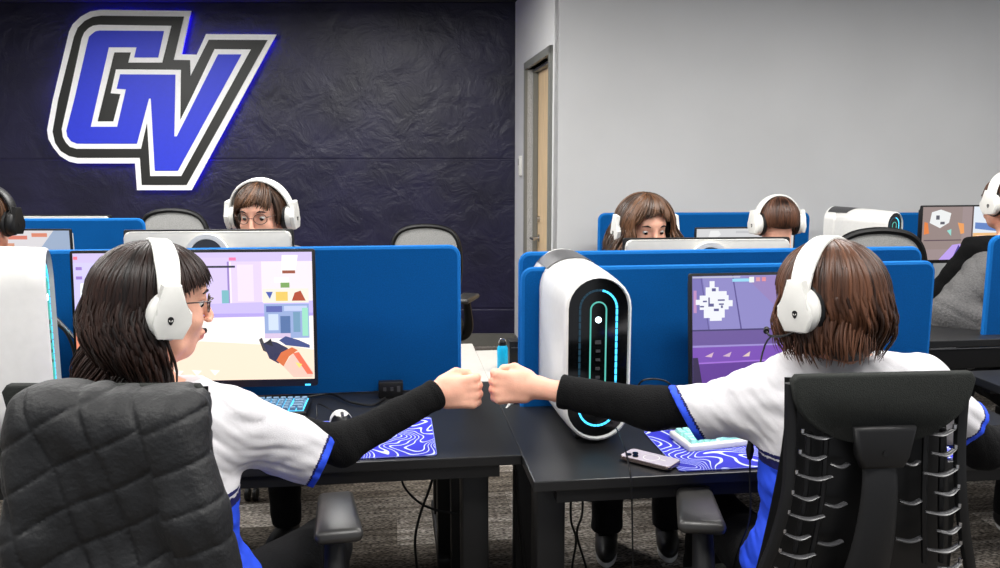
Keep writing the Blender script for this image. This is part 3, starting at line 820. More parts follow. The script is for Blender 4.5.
def divider(label, u0, u1, w, z0, z1, th=.022, cl=3, group=None):
    o = RW((u0 + u1) / 2, w); t = thing('desk_divider', label, 'divider', o, TH, group)
    bm = BM(); prism(bm, rrect(u1 - u0, z1 - z0, .028, cy=(z0 + z1) / 2, corners=(0, 1, 1, 0)), (0, 0, 0), X, Z, Y, -th / 2, th / 2)
    put('felt_panel', bm, M['panel'], t)
    bm = BM(); pl = rrect(u1 - u0, z1 - z0, .028, cy=(z0 + z1) / 2, corners=(0, 1, 1, 0))
    pts = [Vector((x, 0, z)) for x, z in pl if z > z0 + .001 or True]
    tube(bm, pts[0:1] + pts[1:-1] + pts[-1:], .0116, n=8, sm=1); put('edge_piping', bm, M['paneledge'], t, True)
    for q in (-(u1 - u0) / 2 + .25, (u1 - u0) / 2 - .25):
        bm = BM(); box(bm, (q, 0, z0 + .0), (.05, .05, .05), bev=.004); put('clamp', bm, M['blackmetal'], t)
    return t
divider('blue felt divider behind the left player monitor', -1.75, -.12, .69, .745, 1.236)
divider('front blue felt divider directly behind the white glowing tower', .075, 1.475, WR + .655, .70, 1.185)
divider('rear blue felt divider standing just behind the front one on the right', .09, 1.52, WR + .80, .70, 1.218)
divider('blue felt divider at the right edge, beside the grey hooded arm', 1.875, 2.95, .70, .82, 1.245)
# rows by the far walls
def wdesk(label, x0, x1, y0, y1, th, z=.74, legs=True):
    t = thing('gaming_desk', label, 'desk', ((x0 + x1) / 2, (y0 + y1) / 2, 0), th); W, D = x1 - x0, y1 - y0
    bm = BM(); box(bm, (0, 0, z - .014), (W, D, .028), bev=.003); put('desktop', bm, M['desk'], t)
    for q in (-W / 2 + .1, W / 2 - .1):
        bm = BM(); box(bm, (q, 0, z / 2), (.07, .09, z - .04), bev=.005); box(bm, (q, 0, .025), (.08, D - .05, .05), bev=.01); put('leg', bm, M['blackmetal'], t, True)
    return t
def wdiv(label, a, b, z0, z1):
    a, b = Vector(a), Vector(b); a.z = b.z = 0; o = (a + b) / 2; L = (b - a).length; th = math.atan2(b.y - a.y, b.x - a.x)
    t = thing('desk_divider', label, 'divider', o, th)
    pl = rrect(L, z1 - z0, .03, cy=(z0 + z1) / 2, corners=(0, 1, 1, 0))
    bm = BM(); prism(bm, pl, (0, 0, 0), X, Z, Y, -.012, .012); put('felt_panel', bm, M['panel'], t)
    bm = BM(); tube(bm, [Vector((x, 0, z)) for x, z in pl], .0122, n=8, sm=1); put('edge_piping', bm, M['paneledge'], t, True)
    return t
q0 = atY(600, 215, 4.88); q1 = atY(808, 211, 4.98); wdiv('blue felt divider against the grey wall, behind the short-haired player', q0, q1, .72, q0.z)
q0 = atY(833, 215, 5.0); q1 = atY(935, 213, 5.06); wdiv('blue felt divider against the grey wall, behind the small white tower', q0, q1, .72, q0.z)
q0 = atY(-60, 221, 4.45); q1 = atY(143, 220, 4.5); wdiv('blue felt divider at far left in front of the navy wall', q0, q1, .02, q0.z)
wdesk('black desk against the grey wall, under the short-haired player screen', .62, 1.72, 4.2, 4.82, TH)
wdesk('black desk against the grey wall, under the bright game screen at right', 1.82, 3.2, 4.35, 4.98, TH)
wdesk('black desk in the far left row, under the pale blue screen', -2.9, -1.75, 3.8, 4.4, 0)
wdesk('black desk behind the far left divider, under the white monitor', -2.9, -1.75, 4.52, 5.15, 0)
# raised desk with a grey sleeve on it (right edge, behind)
pz = .88; pa = atZ(930, 341, pz)
ua, wa = toRW(pa)
t = thing('gaming_desk', 'raised black desk with fascia under the grey fleece arm', 'desk', RW(ua + .62, wa + .33), TH)
bm = BM(); box(bm, (0, 0, pz - .014), (1.3, .66, .028), bev=.003); put('desktop', bm, M['desk'], t)
bm = BM(); box(bm, (0, -.30, pz - .075), (1.24, .02, .075), bev=.003); put('fascia', bm, M['black'], t)
bm = BM(); box(bm, (0, -.315, pz - .035), (1.24, .004, .004)); put('metal_strip', bm, M['steel'], t)
for lx in (-.5, .5):
    bm = BM(); box(bm, (lx, 0, pz / 2), (.07, .09, pz - .04), bev=.005); box(bm, (lx, 0, .025), (.08, .6, .05), bev=.01); put('leg', bm, M['blackmetal'], t, True)

# ================================================================== SCREENS
EM = {}
def em(rgb, s=1.0):
    k = (*rgb, s)
    if k not in EM: EM[k] = glow('screen_' + '_'.join(map(str, rgb)), rgb, s)
    return EM[k]
def monitor(label, c, yaw, W, H, polys=None, back='black', tilt=0.0, foot_z=.74, facing=True, chin=.018, text=None, bezel=.008, bright=1.0, group=None, hub=False):
    """c = centre of the screen; screen faces local -Y"""
    c = Vector(c); t = thing('monitor', label, 'monitor', (c.x, c.y, foot_z), yaw, group)
    zc = c.z - foot_z; R = Matrix.Rotation(-tilt, 3, 'X')
    def L(x, y, z): return Vector((0, 0, zc)) + R @ Vector((x, y, z))
    ax, az, ay = X, R @ Z, R @ Y
    bm = BM(); prism(bm, rrect(W, H + chin - bezel, .006, cy=-(chin - bezel) / 2), L(0, 0, 0), ax, az, ay, 0, .014, bev=.002)
    put('bezel', bm, M['black'], t, True)
    bm = BM(); prism(bm, rrect(W - .012, H + chin - bezel - .012, .02, cy=-(chin - bezel) / 2), L(0, 0, 0), ax, az, ay, .014, .034, bev=.008)
    prism(bm, rrect(W * .45, H * .6, .04), L(0, 0, 0), ax, az, ay, .034, .055, bev=.012)
    sh = put('back_shell', bm, M[back], t, True)
    if hub:
        bm = BM(); disc_ring(bm, L(0, 0, (H * .5 - .088)), ax, az, ay, .058, .075, .059, 36); put('light_ring', bm, M['shell'], sh)
        bm = BM(); disc_ring(bm, L(0, 0, (H * .5 - .088)), ax, az, ay, 0, .056, .058, 36); put('hub_cap', bm, M['greyrib'], sh)
    w2, h2 = W - 2 * bezel, H - 2 * bezel
    bm = BM(); mats = []; 
    polys = polys or [([(0, 0), (1, 0), (1, 1), (0, 1)], (20, 20, 24))]
    for i, (pl, rgb) in enumerate(polys):
        m = em(rgb, bright)
        if m not in mats: mats.append(m)
        d = .0006 + .00012 * i
        vs = [bm.verts.new(L((min(max(u, 0), 1) - .5) * w2, -d, (.5 - min(max(v, 0), 1)) * h2)) for u, v in pl]
        f = bm.faces.new(vs); f.material_index = mats.index(m)
    me = bpy.data.meshes.new('screen'); bm.to_mesh(me); bm.free()
    for m in mats: me.materials.append(m)
    o = bpy.data.objects.new('screen', me); COL.objects.link(o); setp(o, t)
    if text:
        cu = bpy.data.curves.new('lettering', 'FONT'); cu.body = text; cu.size = .0135; cu.space_character = 1.9; cu.align_x = 'CENTER'; cu.align_y = 'CENTER'; cu.extrude = .0003
        to = bpy.data.objects.new('brand_lettering', cu); COL.objects.link(to)
        mt = mat('bezel_lettering', (150, 152, 160), .4); cu.materials.append(mt)
        me2 = bpy.data.meshes.new_from_object(to.evaluated_get(bpy.context.evaluated_depsgraph_get())); bpy.data.objects.remove(to)
        me2.transform(Matrix.Translation(L(0, -.0012, -H / 2 + bezel - chin / 2 + .000)) @ (R.to_4x4() @ Matrix.Rotation(pi / 2, 4, 'X')))
        to = bpy.data.objects.new('brand_lettering', me2); COL.objects.link(to); setp(to, t)
        bm = BM(); box(bm, L(W * .46, -.002, -H / 2 - (chin - bezel) + .004), (.016, .004, .004)); put('power_light', bm, M['cyan'], t)
    bm = BM(); box(bm, (0, .075, .006), (.22, .19, .012), bev=.004)
    ft = put('stand_foot', bm, M['black'] if back == 'black' else M[back], t, True)
    bm = BM(); tube(bm, [(0, .10, .01), (0, .095, zc * .5), L(0, .05, 0)], [.022, .018, .02], n=12, flat=(1.4, .8)); put('stand_neck', bm, M['black'] if back == 'black' else M[back], t, True)
    return t
def R4(x0, y0, x1, y1, c): return ([(x0, y0), (x1, y0), (x1, y1), (x0, y1)], c)
def pxmap(x0, y0, x1, y1):
    return lambda pts, c: ([((a - x0) / (x1 - x0), (b - y0) / (y1 - y0)) for a, b in pts], c)
# left player's screen, drawn in picture coordinates of the bezel opening
g = pxmap(77, 253, 313, 379)
def gr(x0, y0, x1, y1, c): return g([(x0, y0), (x1, y0), (x1, y1), (x0, y1)], c)
LS = [gr(77, 253, 313, 379, (238, 226, 232)), gr(77, 253, 313, 262, (205, 190, 232)), gr(185, 258, 237, 261, (236, 120, 170)), gr(77, 262, 120, 315, (206, 198, 246)),
      gr(120, 258, 230, 313, (212, 196, 236)), gr(232, 262, 262, 303, (222, 204, 242)), gr(238, 265, 254, 301, (232, 218, 248)), gr(228, 262, 230, 303, (150, 128, 196)),
      gr(205, 266, 236, 268, (40, 44, 60)), gr(222, 290, 229, 304, (120, 180, 190)), g([(77, 306), (313, 301), (313, 318), (77, 320)], (196, 182, 240)),
      gr(77, 313, 313, 318, (176, 160, 228)), g([(77, 318), (313, 316), (313, 379), (77, 379)], (252, 244, 238)), g([(77, 350), (200, 340), (290, 346), (313, 350), (313, 379), (77, 379)], (248, 224, 200)),
      gr(77, 322, 88, 379, (230, 140, 110)), g([(100, 345), (140, 338), (190, 379), (100, 379)], (250, 214, 196)), g([(283, 256), (299, 256), (296, 272), (282, 274)], (250, 246, 246)), gr(283, 271, 296, 274, (150, 80, 60)),
      gr(275, 278, 289, 283, (246, 246, 240)), gr(281, 283, 290, 288, (120, 160, 90)), gr(263, 289, 309, 303, (232, 228, 214)), g([(266, 292), (273, 292), (270, 299)], (70, 90, 170)), gr(276, 292, 288, 301, (230, 196, 96)),
      g([(292, 301), (295, 293), (301, 291), (306, 301)], (170, 70, 40)), gr(264, 304, 309, 338, (146, 166, 210)), gr(266, 306, 282, 312, (90, 100, 170)), gr(284, 306, 307, 311, (190, 200, 240)), gr(268, 314, 278, 330, (200, 214, 236)), gr(280, 316, 290, 334, (80, 110, 160)),
      gr(293, 312, 300, 332, (110, 150, 180)), gr(302, 308, 308, 336, (150, 216, 190)), gr(264, 333, 290, 338, (210, 190, 220)), g([(278, 340), (285, 336), (298, 340), (309, 345), (309, 348), (285, 345)], (60, 74, 130)),
      gr(78, 256, 82, 259, (240, 120, 140)), gr(80, 266, 86, 269, (150, 120, 200)), gr(80, 275, 86, 278, (150, 120, 200)), g([(84, 282), (92, 280), (98, 290), (92, 306), (83, 304)], (240, 244, 250)),
      g([(258, 339), (261, 337), (264, 345), (266, 352), (262, 350)], (60, 58, 64)), g([(262, 343), (268, 340), (276, 342), (287, 348), (284, 358), (277, 363), (268, 358)], (42, 44, 78)), g([(264, 343), (270, 338), (272, 346)], (30, 30, 40)),
      g([(275, 360), (280, 352), (291, 347), (297, 350), (288, 356), (282, 366)], (214, 110, 60)), g([(282, 366), (290, 355), (297, 351), (312, 372), (311, 377), (292, 377)], (232, 196, 180)), g([(292, 353), (298, 352), (312, 374), (306, 374)], (240, 110, 80)), g([(294, 362), (301, 364), (298, 368)], (255, 220, 120)),
      g([(208, 368), (218, 369), (213, 374)], (255, 244, 236)), g([(190, 368), (200, 369), (195, 374)], (255, 246, 238)), g([(172, 368), (182, 369), (177, 374)], (255, 246, 238))]
cL = atY(195.5, 317, 2.46)
monitor('large monitor showing a bright game scene with a gloved hand, left player desk', cL, TH * .55, .70, .395, LS, tilt=.06, text='ALIENWARE', chin=.022, bright=1.2)
# right player's screen
g = pxmap(692, 276, 882, 386)
def gr(x0, y0, x1, y1, c): return g([(x0, y0), (x1, y0), (x1, y1), (x0, y1)], c)
vio = (126, 118, 184)
RS = [gr(692, 276, 882, 386, vio), g([(692, 276), (882, 276), (882, 330), (692, 330)], (140, 134, 196)), g([(692, 276), (702, 276), (710, 330), (692, 330)], (120, 112, 180)), g([(732, 276), (733.2, 276), (742, 330), (740.5, 330)], (84, 74, 140)), g([(700, 276), (701, 276), (709, 330), (708, 330)], (92, 84, 150)),
      g([(745, 277), (882, 277), (882, 330), (800, 330)], (148, 128, 186)), gr(692, 329, 882, 345, (104, 82, 152)), gr(692, 328.5, 882, 330, (60, 50, 104)), gr(692, 344, 882, 346, (156, 140, 208)), g([(692, 346), (882, 345), (882, 358), (692, 361)], (120, 74, 178)),
      g([(692, 361), (882, 357), (882, 386), (692, 386)], (96, 54, 148)), g([(692, 361), (882, 357), (882, 358.5), (692, 362.5)], (160, 110, 214)), g([(704, 355), (713, 351), (711, 356)], (214, 180, 200)), g([(722, 355), (731, 351), (729, 356)], (206, 176, 200)), g([(742, 356), (750, 351), (749, 356)], (226, 200, 190)),
      g([(692, 356), (697, 356), (702, 386), (692, 386)], (44, 30, 70)), gr(693, 290, 696, 312, (190, 140, 190)), gr(692, 276.5, 740, 278, (190, 190, 210)),
      gr(732, 279, 749, 282, (150, 214, 240)), gr(749, 277.5, 754, 283, (236, 240, 236)), gr(756, 278, 760, 282, (220, 150, 160)), gr(762, 278, 766, 282, (226, 140, 150)), gr(862, 277, 882, 283, (200, 190, 210)), gr(868, 290, 880, 330, (150, 130, 190))]
mp = (238, 240, 246); dk = (88, 86, 140)
for a in ((709, 281, 714, 290), (705, 287, 718, 296), (699, 295, 728, 309), (695, 299, 702, 304), (703, 309, 724, 317), (709, 315, 721, 320), (724, 300, 732, 306), (716, 291, 726, 297)): RS.append(gr(*a, mp))
for a in ((707.5, 297, 709, 306), (709, 303, 713, 306), (713, 308, 718, 310.5), (717, 299, 724, 300.5), (718, 303, 723, 304.5), (702, 300, 706, 301.5), (711, 288, 715, 291), (720, 305, 722, 307.5), (699, 305, 703, 306.5)): RS.append(gr(*a, dk))
cR = atY(786, 330, 2.50)
monitor('monitor with a violet game scene and white map, right player desk', cR, TH, .598, .348, RS, tilt=.11, bright=1.05, foot_z=.74)

# opposite-side monitors (pale backs towards us)
q = atY(210, 232, 3.08)
monitor('pale monitor back with round hub in front of the player in spectacles', (q.x, q.y, q.z - .165), pi + TH * .6, .60, .35, back='whitemon', bright=.6, hub=True)
q = atY(706, 240, 3.05)
monitor('pale monitor back in front of the shaggy-haired player', (q.x, q.y, q.z - .165), pi + TH * .6, .61, .35, back='whitemon', bright=.6, hub=True)
q = atY(61, 215, 4.85)
monitor('white monitor back above the far left divider', (q.x, q.y, q.z - .165), pi, .58, .33, back='whitemon')
# lit screens facing us at the back
q = atY(22, 245, 4.15)
monitor('pale blue lit screen in front of the far left divider', atY(16, 262, 4.15), 0, .56, .325, [R4(0, 0, 1, 1, (176, 196, 226)), ([(0, 0), (.86, 0), (.66, .45), (.5, .6), (0, .6)], (248, 244, 248)), R4(.45, .08, .62, .14, (244, 140, 120)), R4(.66, .04, .8, .1, (246, 150, 120)), R4(.3, .2, .5, .3, (240, 170, 140)), ([(.6, .75), (1, .62), (1, .68), (.66, .8)], (150, 176, 214))], back='whitemon', bright=.8)
q = atY(742, 228, 4.55)
monitor('white lit screen beyond the short-haired player', (q.x + .02, q.y, q.z - .155), TH, .56, .32, [R4(0, 0, 1, 1, (226, 226, 228)), ([(.14, .03), (.22, .03), (.25, .1), (.2, .16), (.12, .14)], (250, 250, 250)), R4(.4, .04, .6, .08, (206, 206, 210))], bright=.9)
q = atY(962, 233, 4.5)
BS = [R4(0, 0, 1, 1, (158, 140, 140)), R4(0, 0, .45, .8, (150, 132, 128)), R4(.58, 0, 1, .55, (226, 234, 244)), ([(.1, .1), (.2, .05), (.32, .12), (.3, .3), (.2, .4), (.08, .3)], (238, 240, 240)), ([(.02, .28), (.06, .3), (.08, .5), (.02, .52)], (232, 130, 60)), ([(.4, .3), (.47, .32), (.48, .5), (.44, .52)], (240, 160, 90)),
      ([(.28, .45), (.33, .42), (.33, .55)], (150, 220, 210)), R4(.15, .16, .19, .24, (90, 90, 100)), R4(.2, .28, .25, .33, (90, 90, 100)), ([(.6, .3), (1, .35), (1, .5), (.6, .42)], (96, 130, 196)), ([(.58, .5), (1, .5), (1, .6), (.58, .58)], (240, 190, 130)), ([(.2, 1), (.35, .72), (.44, .7), (.52, 1)], (190, 160, 240)), ([(.35, 1), (.42, .72), (.46, .85), (.44, 1)], (74, 60, 150)), ([(.45, 1), (.55, .72), (1, .62), (1, 1)], (210, 210, 236)), R4(.56, .0, .575, .7, (80, 60, 60)), R4(.02, .62, .45, .64, (90, 70, 80))]
monitor('bright colourful game screen near the right edge, against the grey wall', (q.x + .02, q.y, q.z), TH * 1.3, .53, .295, BS, tilt=.03, bright=1.0)

# ================================================================== PC TOWERS
def stadium(w, h, n=12, cz=0, r=None):
    r = w / 2 if r is None else r; out = []
    for k, s in ((0, 1), (pi, -1)):
        for i in range(n + 1):
            a = k + pi * i / n; out.append((r * cos(a), cz + s * (h / 2 - r) + r * sin(a)))
    return out
def tower(label, loc, yaw, sc=1.0):
    """front faces local -Y, rests on z=0; depth along +Y"""
    t = thing('computer_tower', label, 'computer', loc, yaw)
    Wd, Hh, Dp = .190, .478, .47
    cz = Hh / 2
    def ring(bm, y, w, h, n=14, top=0):
        return [bm.verts.new((x, y, z + cz + top)) for x, z in stadium(w, h, n)]
    bm = BM(); secs = [(0, .178, .462), (.004, .184, .470), (.04, .189, .476), (.16, .200, .488), (.30, .206, .494), (.42, .202, .490), (.46, .19, .475)]
    rs = [ring(bm, y, w, h) for y, w, h in secs]
    for a, b in zip(rs, rs[1:]):
        for j in range(len(a)): bm.faces.new([a[j], a[(j + 1) % len(a)], b[(j + 1) % len(a)], b[j]])
    bm.faces.new(rs[-1])
    # return lip round the recessed front
    r2 = ring(bm, -.001, .172, .456); r3 = ring(bm, .012, .168, .450)
    for a, b in ((rs[0], r2), (r2, r3)):
        for j in range(len(a)): bm.faces.new([a[j], a[(j + 1) % len(a)], b[(j + 1) % len(a)], b[j]])
    bm.transform(Matrix.Translation((0, 0, .008)))
    put('white_shell', bm, M['shell'], t, True, label='glossy white rounded shell')
    bm = BM(); prism(bm, [(x, z + cz + .008) for x, z in stadium(.168, .450, 14)], (0, 0, 0), X, Z, Y, .010, .03); 
    fr = put('front_panel', bm, M['blackgloss'], t, label='gloss black front panel')
    # segmented light loop
    bm = BM(); st = stadium(.104, .386, 16); n = len(st)
    for i in range(n):
        a, b = Vector(st[i]), Vector(st[(i + 1) % n]); L = (b - a).length
        k = max(1, int(L / .018))
        for j in range(k):
            p, q = a.lerp(b, (j + .08) / k), a.lerp(b, (j + .92) / k); d = (q - p).normalized(); nn = Vector((-d.y, d.x)) * .0028
            c = [(p + nn), (q + nn), (q - nn), (p - nn)]
            hexa(bm, [(v.x, .010, v.y + cz + .008) for v in c] + [(v.x, .0075, v.y + cz + .008) for v in c], 0 if (p.x > .012 or p.y < -.15) else 1)
    put('light_loop', bm, [M['cyan'], M['dimcyan']], fr)
    bm = BM(); st = stadium(.044, .28, 12, cz=.02); pts = [Vector((x, .008, z + cz + .008)) for x, z in st]; tube(bm, pts + pts[:1], .0022, n=6, sm=1)
    put('port_outline', bm, M['teal'], fr)
    bm = BM(); disc_ring(bm, (0, .0095, cz + .118), X, Z, -Y, 0, .0085, .003, 20); put('power_button', bm, M['cyanbright'], fr)
    for i, z in enumerate((.055, .03, .005, -.02, -.045)):
        bm = BM(); box(bm, (0, .008, cz + z), (.012 if i else .016, .004, .007 if i else .010)); put('port', bm, M['greyrib'], fr)
    # rear shroud: grille on top and back ring
    bm = BM(); r = [ring(bm, y, w, h) for y, w, h in ((.445, .186, .470), (.46, .212, .500), (.545, .216, .504), (.552, .196, .480))]
    for a, b in zip(r, r[1:]):
        for j in range(len(a)): bm.faces.new([a[j], a[(j + 1) % len(a)], b[(j + 1) % len(a)], b[j]])
    bm.faces.new(r[-1]); bm.transform(Matrix.Translation((0, 0, .008))); put('rear_shroud', bm, M['shell'], t, True)
    bm = BM(); rr = []
    for yy, ex in ((.30, .0015), (.37, .003), (.455, .009), (.53, .010)):
        row = []
        for i in range(13):
            a = pi * (.22 + .56 * i / 12); rad = (.105 if yy < .42 else .103) + ex
            row.append(bm.verts.new((rad * cos(a), yy + (.05 * abs(cos(a)) * 1.6 if yy < .31 else 0), cz + .008 + (.247 if yy < .42 else .244) - .105 + rad * sin(a))))
        rr.append(row)
    for a, b in zip(rr, rr[1:]):
        for j in range(12): bm.faces.new([a[j], a[j + 1], b[j + 1], b[j]])
    put('top_grille', bm, M['grille'], t, True, label='dark perforated vent')
    bm = BM(); box(bm, (0, .24, .006), (.10, .36, .012), bev=.003); put('foot', bm, M['black'], t)
    if sc != 1: t.scale = (sc,) * 3
    return t
q = atZ(597, 445, .74)
tower('white tower with black oval glowing front, behind the two fists', (q.x, q.y, .74), TH * .95)
# twin at far left, front turned away to the right
q = atY(32, 380, 2.22)
tw = tower('large white tower at the left edge beside the left player, only cyan edge visible', (-1.285, 2.40, .74), radians(112), 1.14)
q = atY(903, 240, 4.32)
tower('small distant white tower with cyan lit oval front, above the right divider', (q.x - .03, 4.35, .93), radians(30), .70)

# ================================================================== SMALL THINGS ON THE DESKS
def deskmat(label, u0, u1, w0, w1, z=.74):
    t = thing('desk_mat', label, 'desk mat', RW((u0 + u1) / 2, (w0 + w1) / 2, z), TH)
    bm = BM(); prism(bm, rrect(u1 - u0, w1 - w0, .012), (0, 0, 0), X, Y, Z, .0003, .004); put('printed_cloth', bm, M['topo'], t)
    bm = BM(); pl = rrect(u1 - u0, w1 - w0, .012); tube(bm, [Vector((x, y, .0035)) for x, y in pl + pl[:1]], .0013, n=5, sm=1); put('stitched_edge', bm, mat('mat_edge', (120, 130, 220), .7), t)
u, w_ = toRW(atZ(437, 457, .74)); deskmat('blue contour-line desk mat on the left desk under the black sleeve', u - .92, u, .02, .36)
u, w_ = toRW(atZ(676, 468, .74)); deskmat('blue contour-line desk mat on the right desk under the white keyboard', u, u + .92, WR + .018, WR + .34)
def keyboard(label, c, yaw, W, D, shellm, keym, accent=None, rows=5, cols=14, tilt=.05, glowk=False):
    t = thing('keyboard', label, 'keyboard', c, yaw)
    bm = BM(); t2 = Matrix.Rotation(tilt, 4, 'X'); b2 = BM()
    box(b2, (0, 0, .011), (W, D, .020), bev=.006, seg=3); b2.transform(t2); merge(bm, b2); put('case', bm, shellm, t, True)
    ks = (W - .022) / cols; kd = (D - .022) / rows
    for r in range(rows):
        bm = BM(); c0 = 0
        while c0 < cols:
            span = 1
            if r == 0 and 4 <= c0 < 9: span = 5
            elif (c0 == 0 and r in (1, 2)) or c0 == cols - 2 and r in (1, 2, 3): span = 2
            span = min(span, cols - c0)
            b2 = BM(); cx = -W / 2 + .011 + ks * (c0 + span / 2); cy = -D / 2 + .011 + kd * (r + .5)
            w2, d2 = ks * span * .88, kd * .88
            hexa(b2, [(cx + sx * w2 / 2, cy + sy * d2 / 2, .020) for sx, sy in ((-1, -1), (1, -1), (1, 1), (-1, 1))] + [(cx + sx * w2 / 2 * .74, cy + sy * d2 / 2 * .74, .031) for sx, sy in ((-1, -1), (1, -1), (1, 1), (-1, 1))])
            b2.transform(t2); merge(bm, b2, 1 if (accent and accent(r, c0)) else 0); c0 += span
        kr = put('key_row', bm, [keym, M['white']], t)
    if glowk:
        bm = BM(); b2 = BM(); box(b2, (0, 0, .0212), (W - .02, D - .02, .001)); b2.transform(t2); merge(bm, b2); put('backlight', bm, M['cyan'], t)
    return t
ky = TH + radians(9); q = atZ(689, 452, .744) + Vector((cos(ky), sin(ky), 0)) * .155 + Vector((-sin(ky), cos(ky), 0)) * .06
keyboard('white compact keyboard with mint and white keys under the right player sleeve', q, ky, .31, .12, M['white'], M['mint'], accent=lambda r, c: r >= 1 and 2 <= c < 9, rows=5, cols=14, tilt=.06)
q = atZ(252, 412, .744)
keyboard('grey keyboard with blue-lit keys on the left desk beside the mouse', (q.x, q.y, .744), TH - .05, .36, .14, M['black'], M['greykey'], rows=5, cols=15, glowk=True)
# mouse on left mat
q = atZ(341, 424, .744)
t = thing('computer_mouse', 'pale grey mouse on the left desk mat beside the black sleeve', 'mouse', q, TH + .2)
pr = Prims().ell((0, 0, .004), (.034, .062, .038), None, .01)
put_sdf('mouse_body', pr, .003, [M['white'], M['black']], t, (0, 0, 0), post=lambda p, d: np.maximum(d, .001 - p[:, 2]), matfn=lambda c: (c[:, 1] < -.012) & (c[:, 2] < .034))
bm = BM(); cyl(bm, (-.004, -.03, .038), (.004, -.03, .038), .009); put('scroll_wheel', bm, M['greyrib'], t, True)
bm = BM(); tube(bm, [(0, .06, .012), (-.02, .10, .02), (-.06, .08, .045), (-.07, .02, .02), (-.09, .08, .004), (-.12, .2, .004)], .0022, n=6); put('mouse_cable', bm, M['black'], t, True)
# power socket box clamped at the divider foot
q = RW(*toRW(atZ(391, 397, .74)), .74)
t = thing('socket_box', 'small black power socket box against the foot of the left divider', 'power socket', q, TH)
bm = BM(); box(bm, (0, 0, .028), (.082, .035, .055), bev=.004); put('housing', bm, M['black'], t, True)
bm = BM()
for x in (-.02, .004): box(bm, (x, -.018, .032), (.010, .003, .012))
box(bm, (.026, -.018, .032), (.012, .003, .02)); put('sockets', bm, M['greyrib'], t)
# phone
q = atZ(650, 461, .745)
t = thing('smartphone', 'pale smartphone in a clear case lying on the desk beside the right mat', 'phone', q, radians(52))
bm = BM(); prism(bm, rrect(.073, .148, .012), (0, 0, 0), X, Y, Z, 0, .009, bev=.002); put('frame', bm, M['phoneframe'], t, True)
bm = BM(); prism(bm, rrect(.069, .144, .011), (0, 0, 0), X, Y, Z, .009, .0102); bk = put('back_glass', bm, M['phoneback'], t)
bm = BM(); disc_ring(bm, (0, -.004, .0102), X, Y, Z, .020, .0225, .0004, 32); box(bm, (0, -.038, .0104), (.004, .014, .0004)); put('magnet_ring', bm, M['white'], bk)
bm = BM(); 
for dx, dy in ((-.018, .054), (-.018, .034), (.0, .044)): disc_ring(bm, (dx, dy, .0102), X, Y, Z, 0, .0078, .003, 20)
put('camera_lenses', bm, M['blackgloss'], t)
# cyan bottle & dark box on the desk behind
q = RW(*toRW(atY(502.5, 372, 3.15)), .74); q.z = .74
t = thing('drink_bottle', 'bright cyan bottle standing on the desk behind the fists', 'bottle', q)
bm = BM(); tube(bm, [(0, 0, 0), (0, 0, .01), (0, 0, .088), (0, 0, .098)], [.018, .0205, .0205, .015], n=20, sm=1); put('bottle_body', bm, M['cyanplastic'], t, True)
bm = BM(); cyl(bm, (0, 0, .097), (0, 0, .112), .0135); put('cap', bm, M['black'], t, True)
bm = BM(); tube(bm, [(-.012, 0, .108), (-.008, -.01, .124), (.008, -.01, .122), (.012, 0, .108)], .003, n=6); put('carry_loop', bm, M['steel'], t, True)
q = atY(518, 372, 3.2)
t = thing('docking_box', 'small black box beside the cyan bottle, half behind the right divider', 'box', (q.x, q.y, .74), TH)
bm = BM(); box(bm, (0, 0, .055), (.075, .06, .11), bev=.004); put('case', bm, M['black'], t, True)
bm = BM(); box(bm, (0, -.031, .085), (.06, .003, .004)); put('seam_strip', bm, M['greyrib'], t)
# cables
def cable(label, pts, r=.003, m='black', name='cable'):
    P = [Vector(p) for p in pts]; b = P[0]
    bm = BM(); tube(bm, [p - b for p in P], r, n=7, sm=7)
    return put(name, bm, M[m], None, True, label=label, cat='cable', loc=b)
cable('thin black cable hanging down over the right desk edge, left of the phone', [atY(616, 428, 2.26), atY(621, 438, 2.12), atY(627, 456, 1.99), atY(631, 480, 1.94), atY(632, 510, 1.95), atY(633, 568, 1.97), atY(634, 600, 2.0)], .0022)
c1 = cable('black headset cable with inline control hanging beside the right player sleeve', [atY(790, 330, 1.9), atY(765, 345, 2.0), atY(752, 420, 1.93), atY(750, 448, 1.92), atY(750, 480, 1.92), atY(749, 520, 1.93), atY(735, 560, 1.97), atY(730, 600, 2.0)], .0022)
q = atY(750, 450, 1.92) - Vector(c1.location); bm = BM(); tube(bm, [q + Z * .022, q, q - Z * .022], [.006, .010, .006], n=12); put('inline_control', bm, M['black'], c1, True)
cable('black cable looping under the left desk, crossing the upright one', [atY(400, 473, 2.75), atY(405, 488, 2.75), atY(420, 503, 2.75), atY(440, 511, 2.75), atY(462, 512, 2.75), atY(480, 500, 2.7)], .004)
cable('black cable hanging nearly straight down under the left desk', [atY(435, 470, 2.6), atY(429, 490, 2.6), atY(420, 515, 2.6), atY(415, 540, 2.6), atY(417, 568, 2.6), atY(420, 600, 2.6)], .0045)
cable('short black cable bulging under the left desk top', [atY(338, 470, 2.6), atY(345, 478, 2.6), atY(358, 481, 2.6), atY(370, 476, 2.6)], .003)
cable('black cable running down between the two desk legs', [atY(515, 470, 2.5), atY(517, 500, 2.5), atY(520, 530, 2.5), atY(524, 568, 2.5), atY(524, 600, 2.5)], .005)
cable('white cable behind the fists dropping behind the right desk', [RW(.07, .60, .72), atY(505, 411, 2.66), atY(510, 404, 2.7), atY(515, 399, 2.74), atY(517, 395, 2.78)], .005, 'white')
cable('black cable hanging under the right desk near its left leg', [atY(571, 493, 2.6), atY(571, 520, 2.6), atY(576, 540, 2.6), atY(572, 568, 2.6), atY(570, 600, 2.6)], .004)
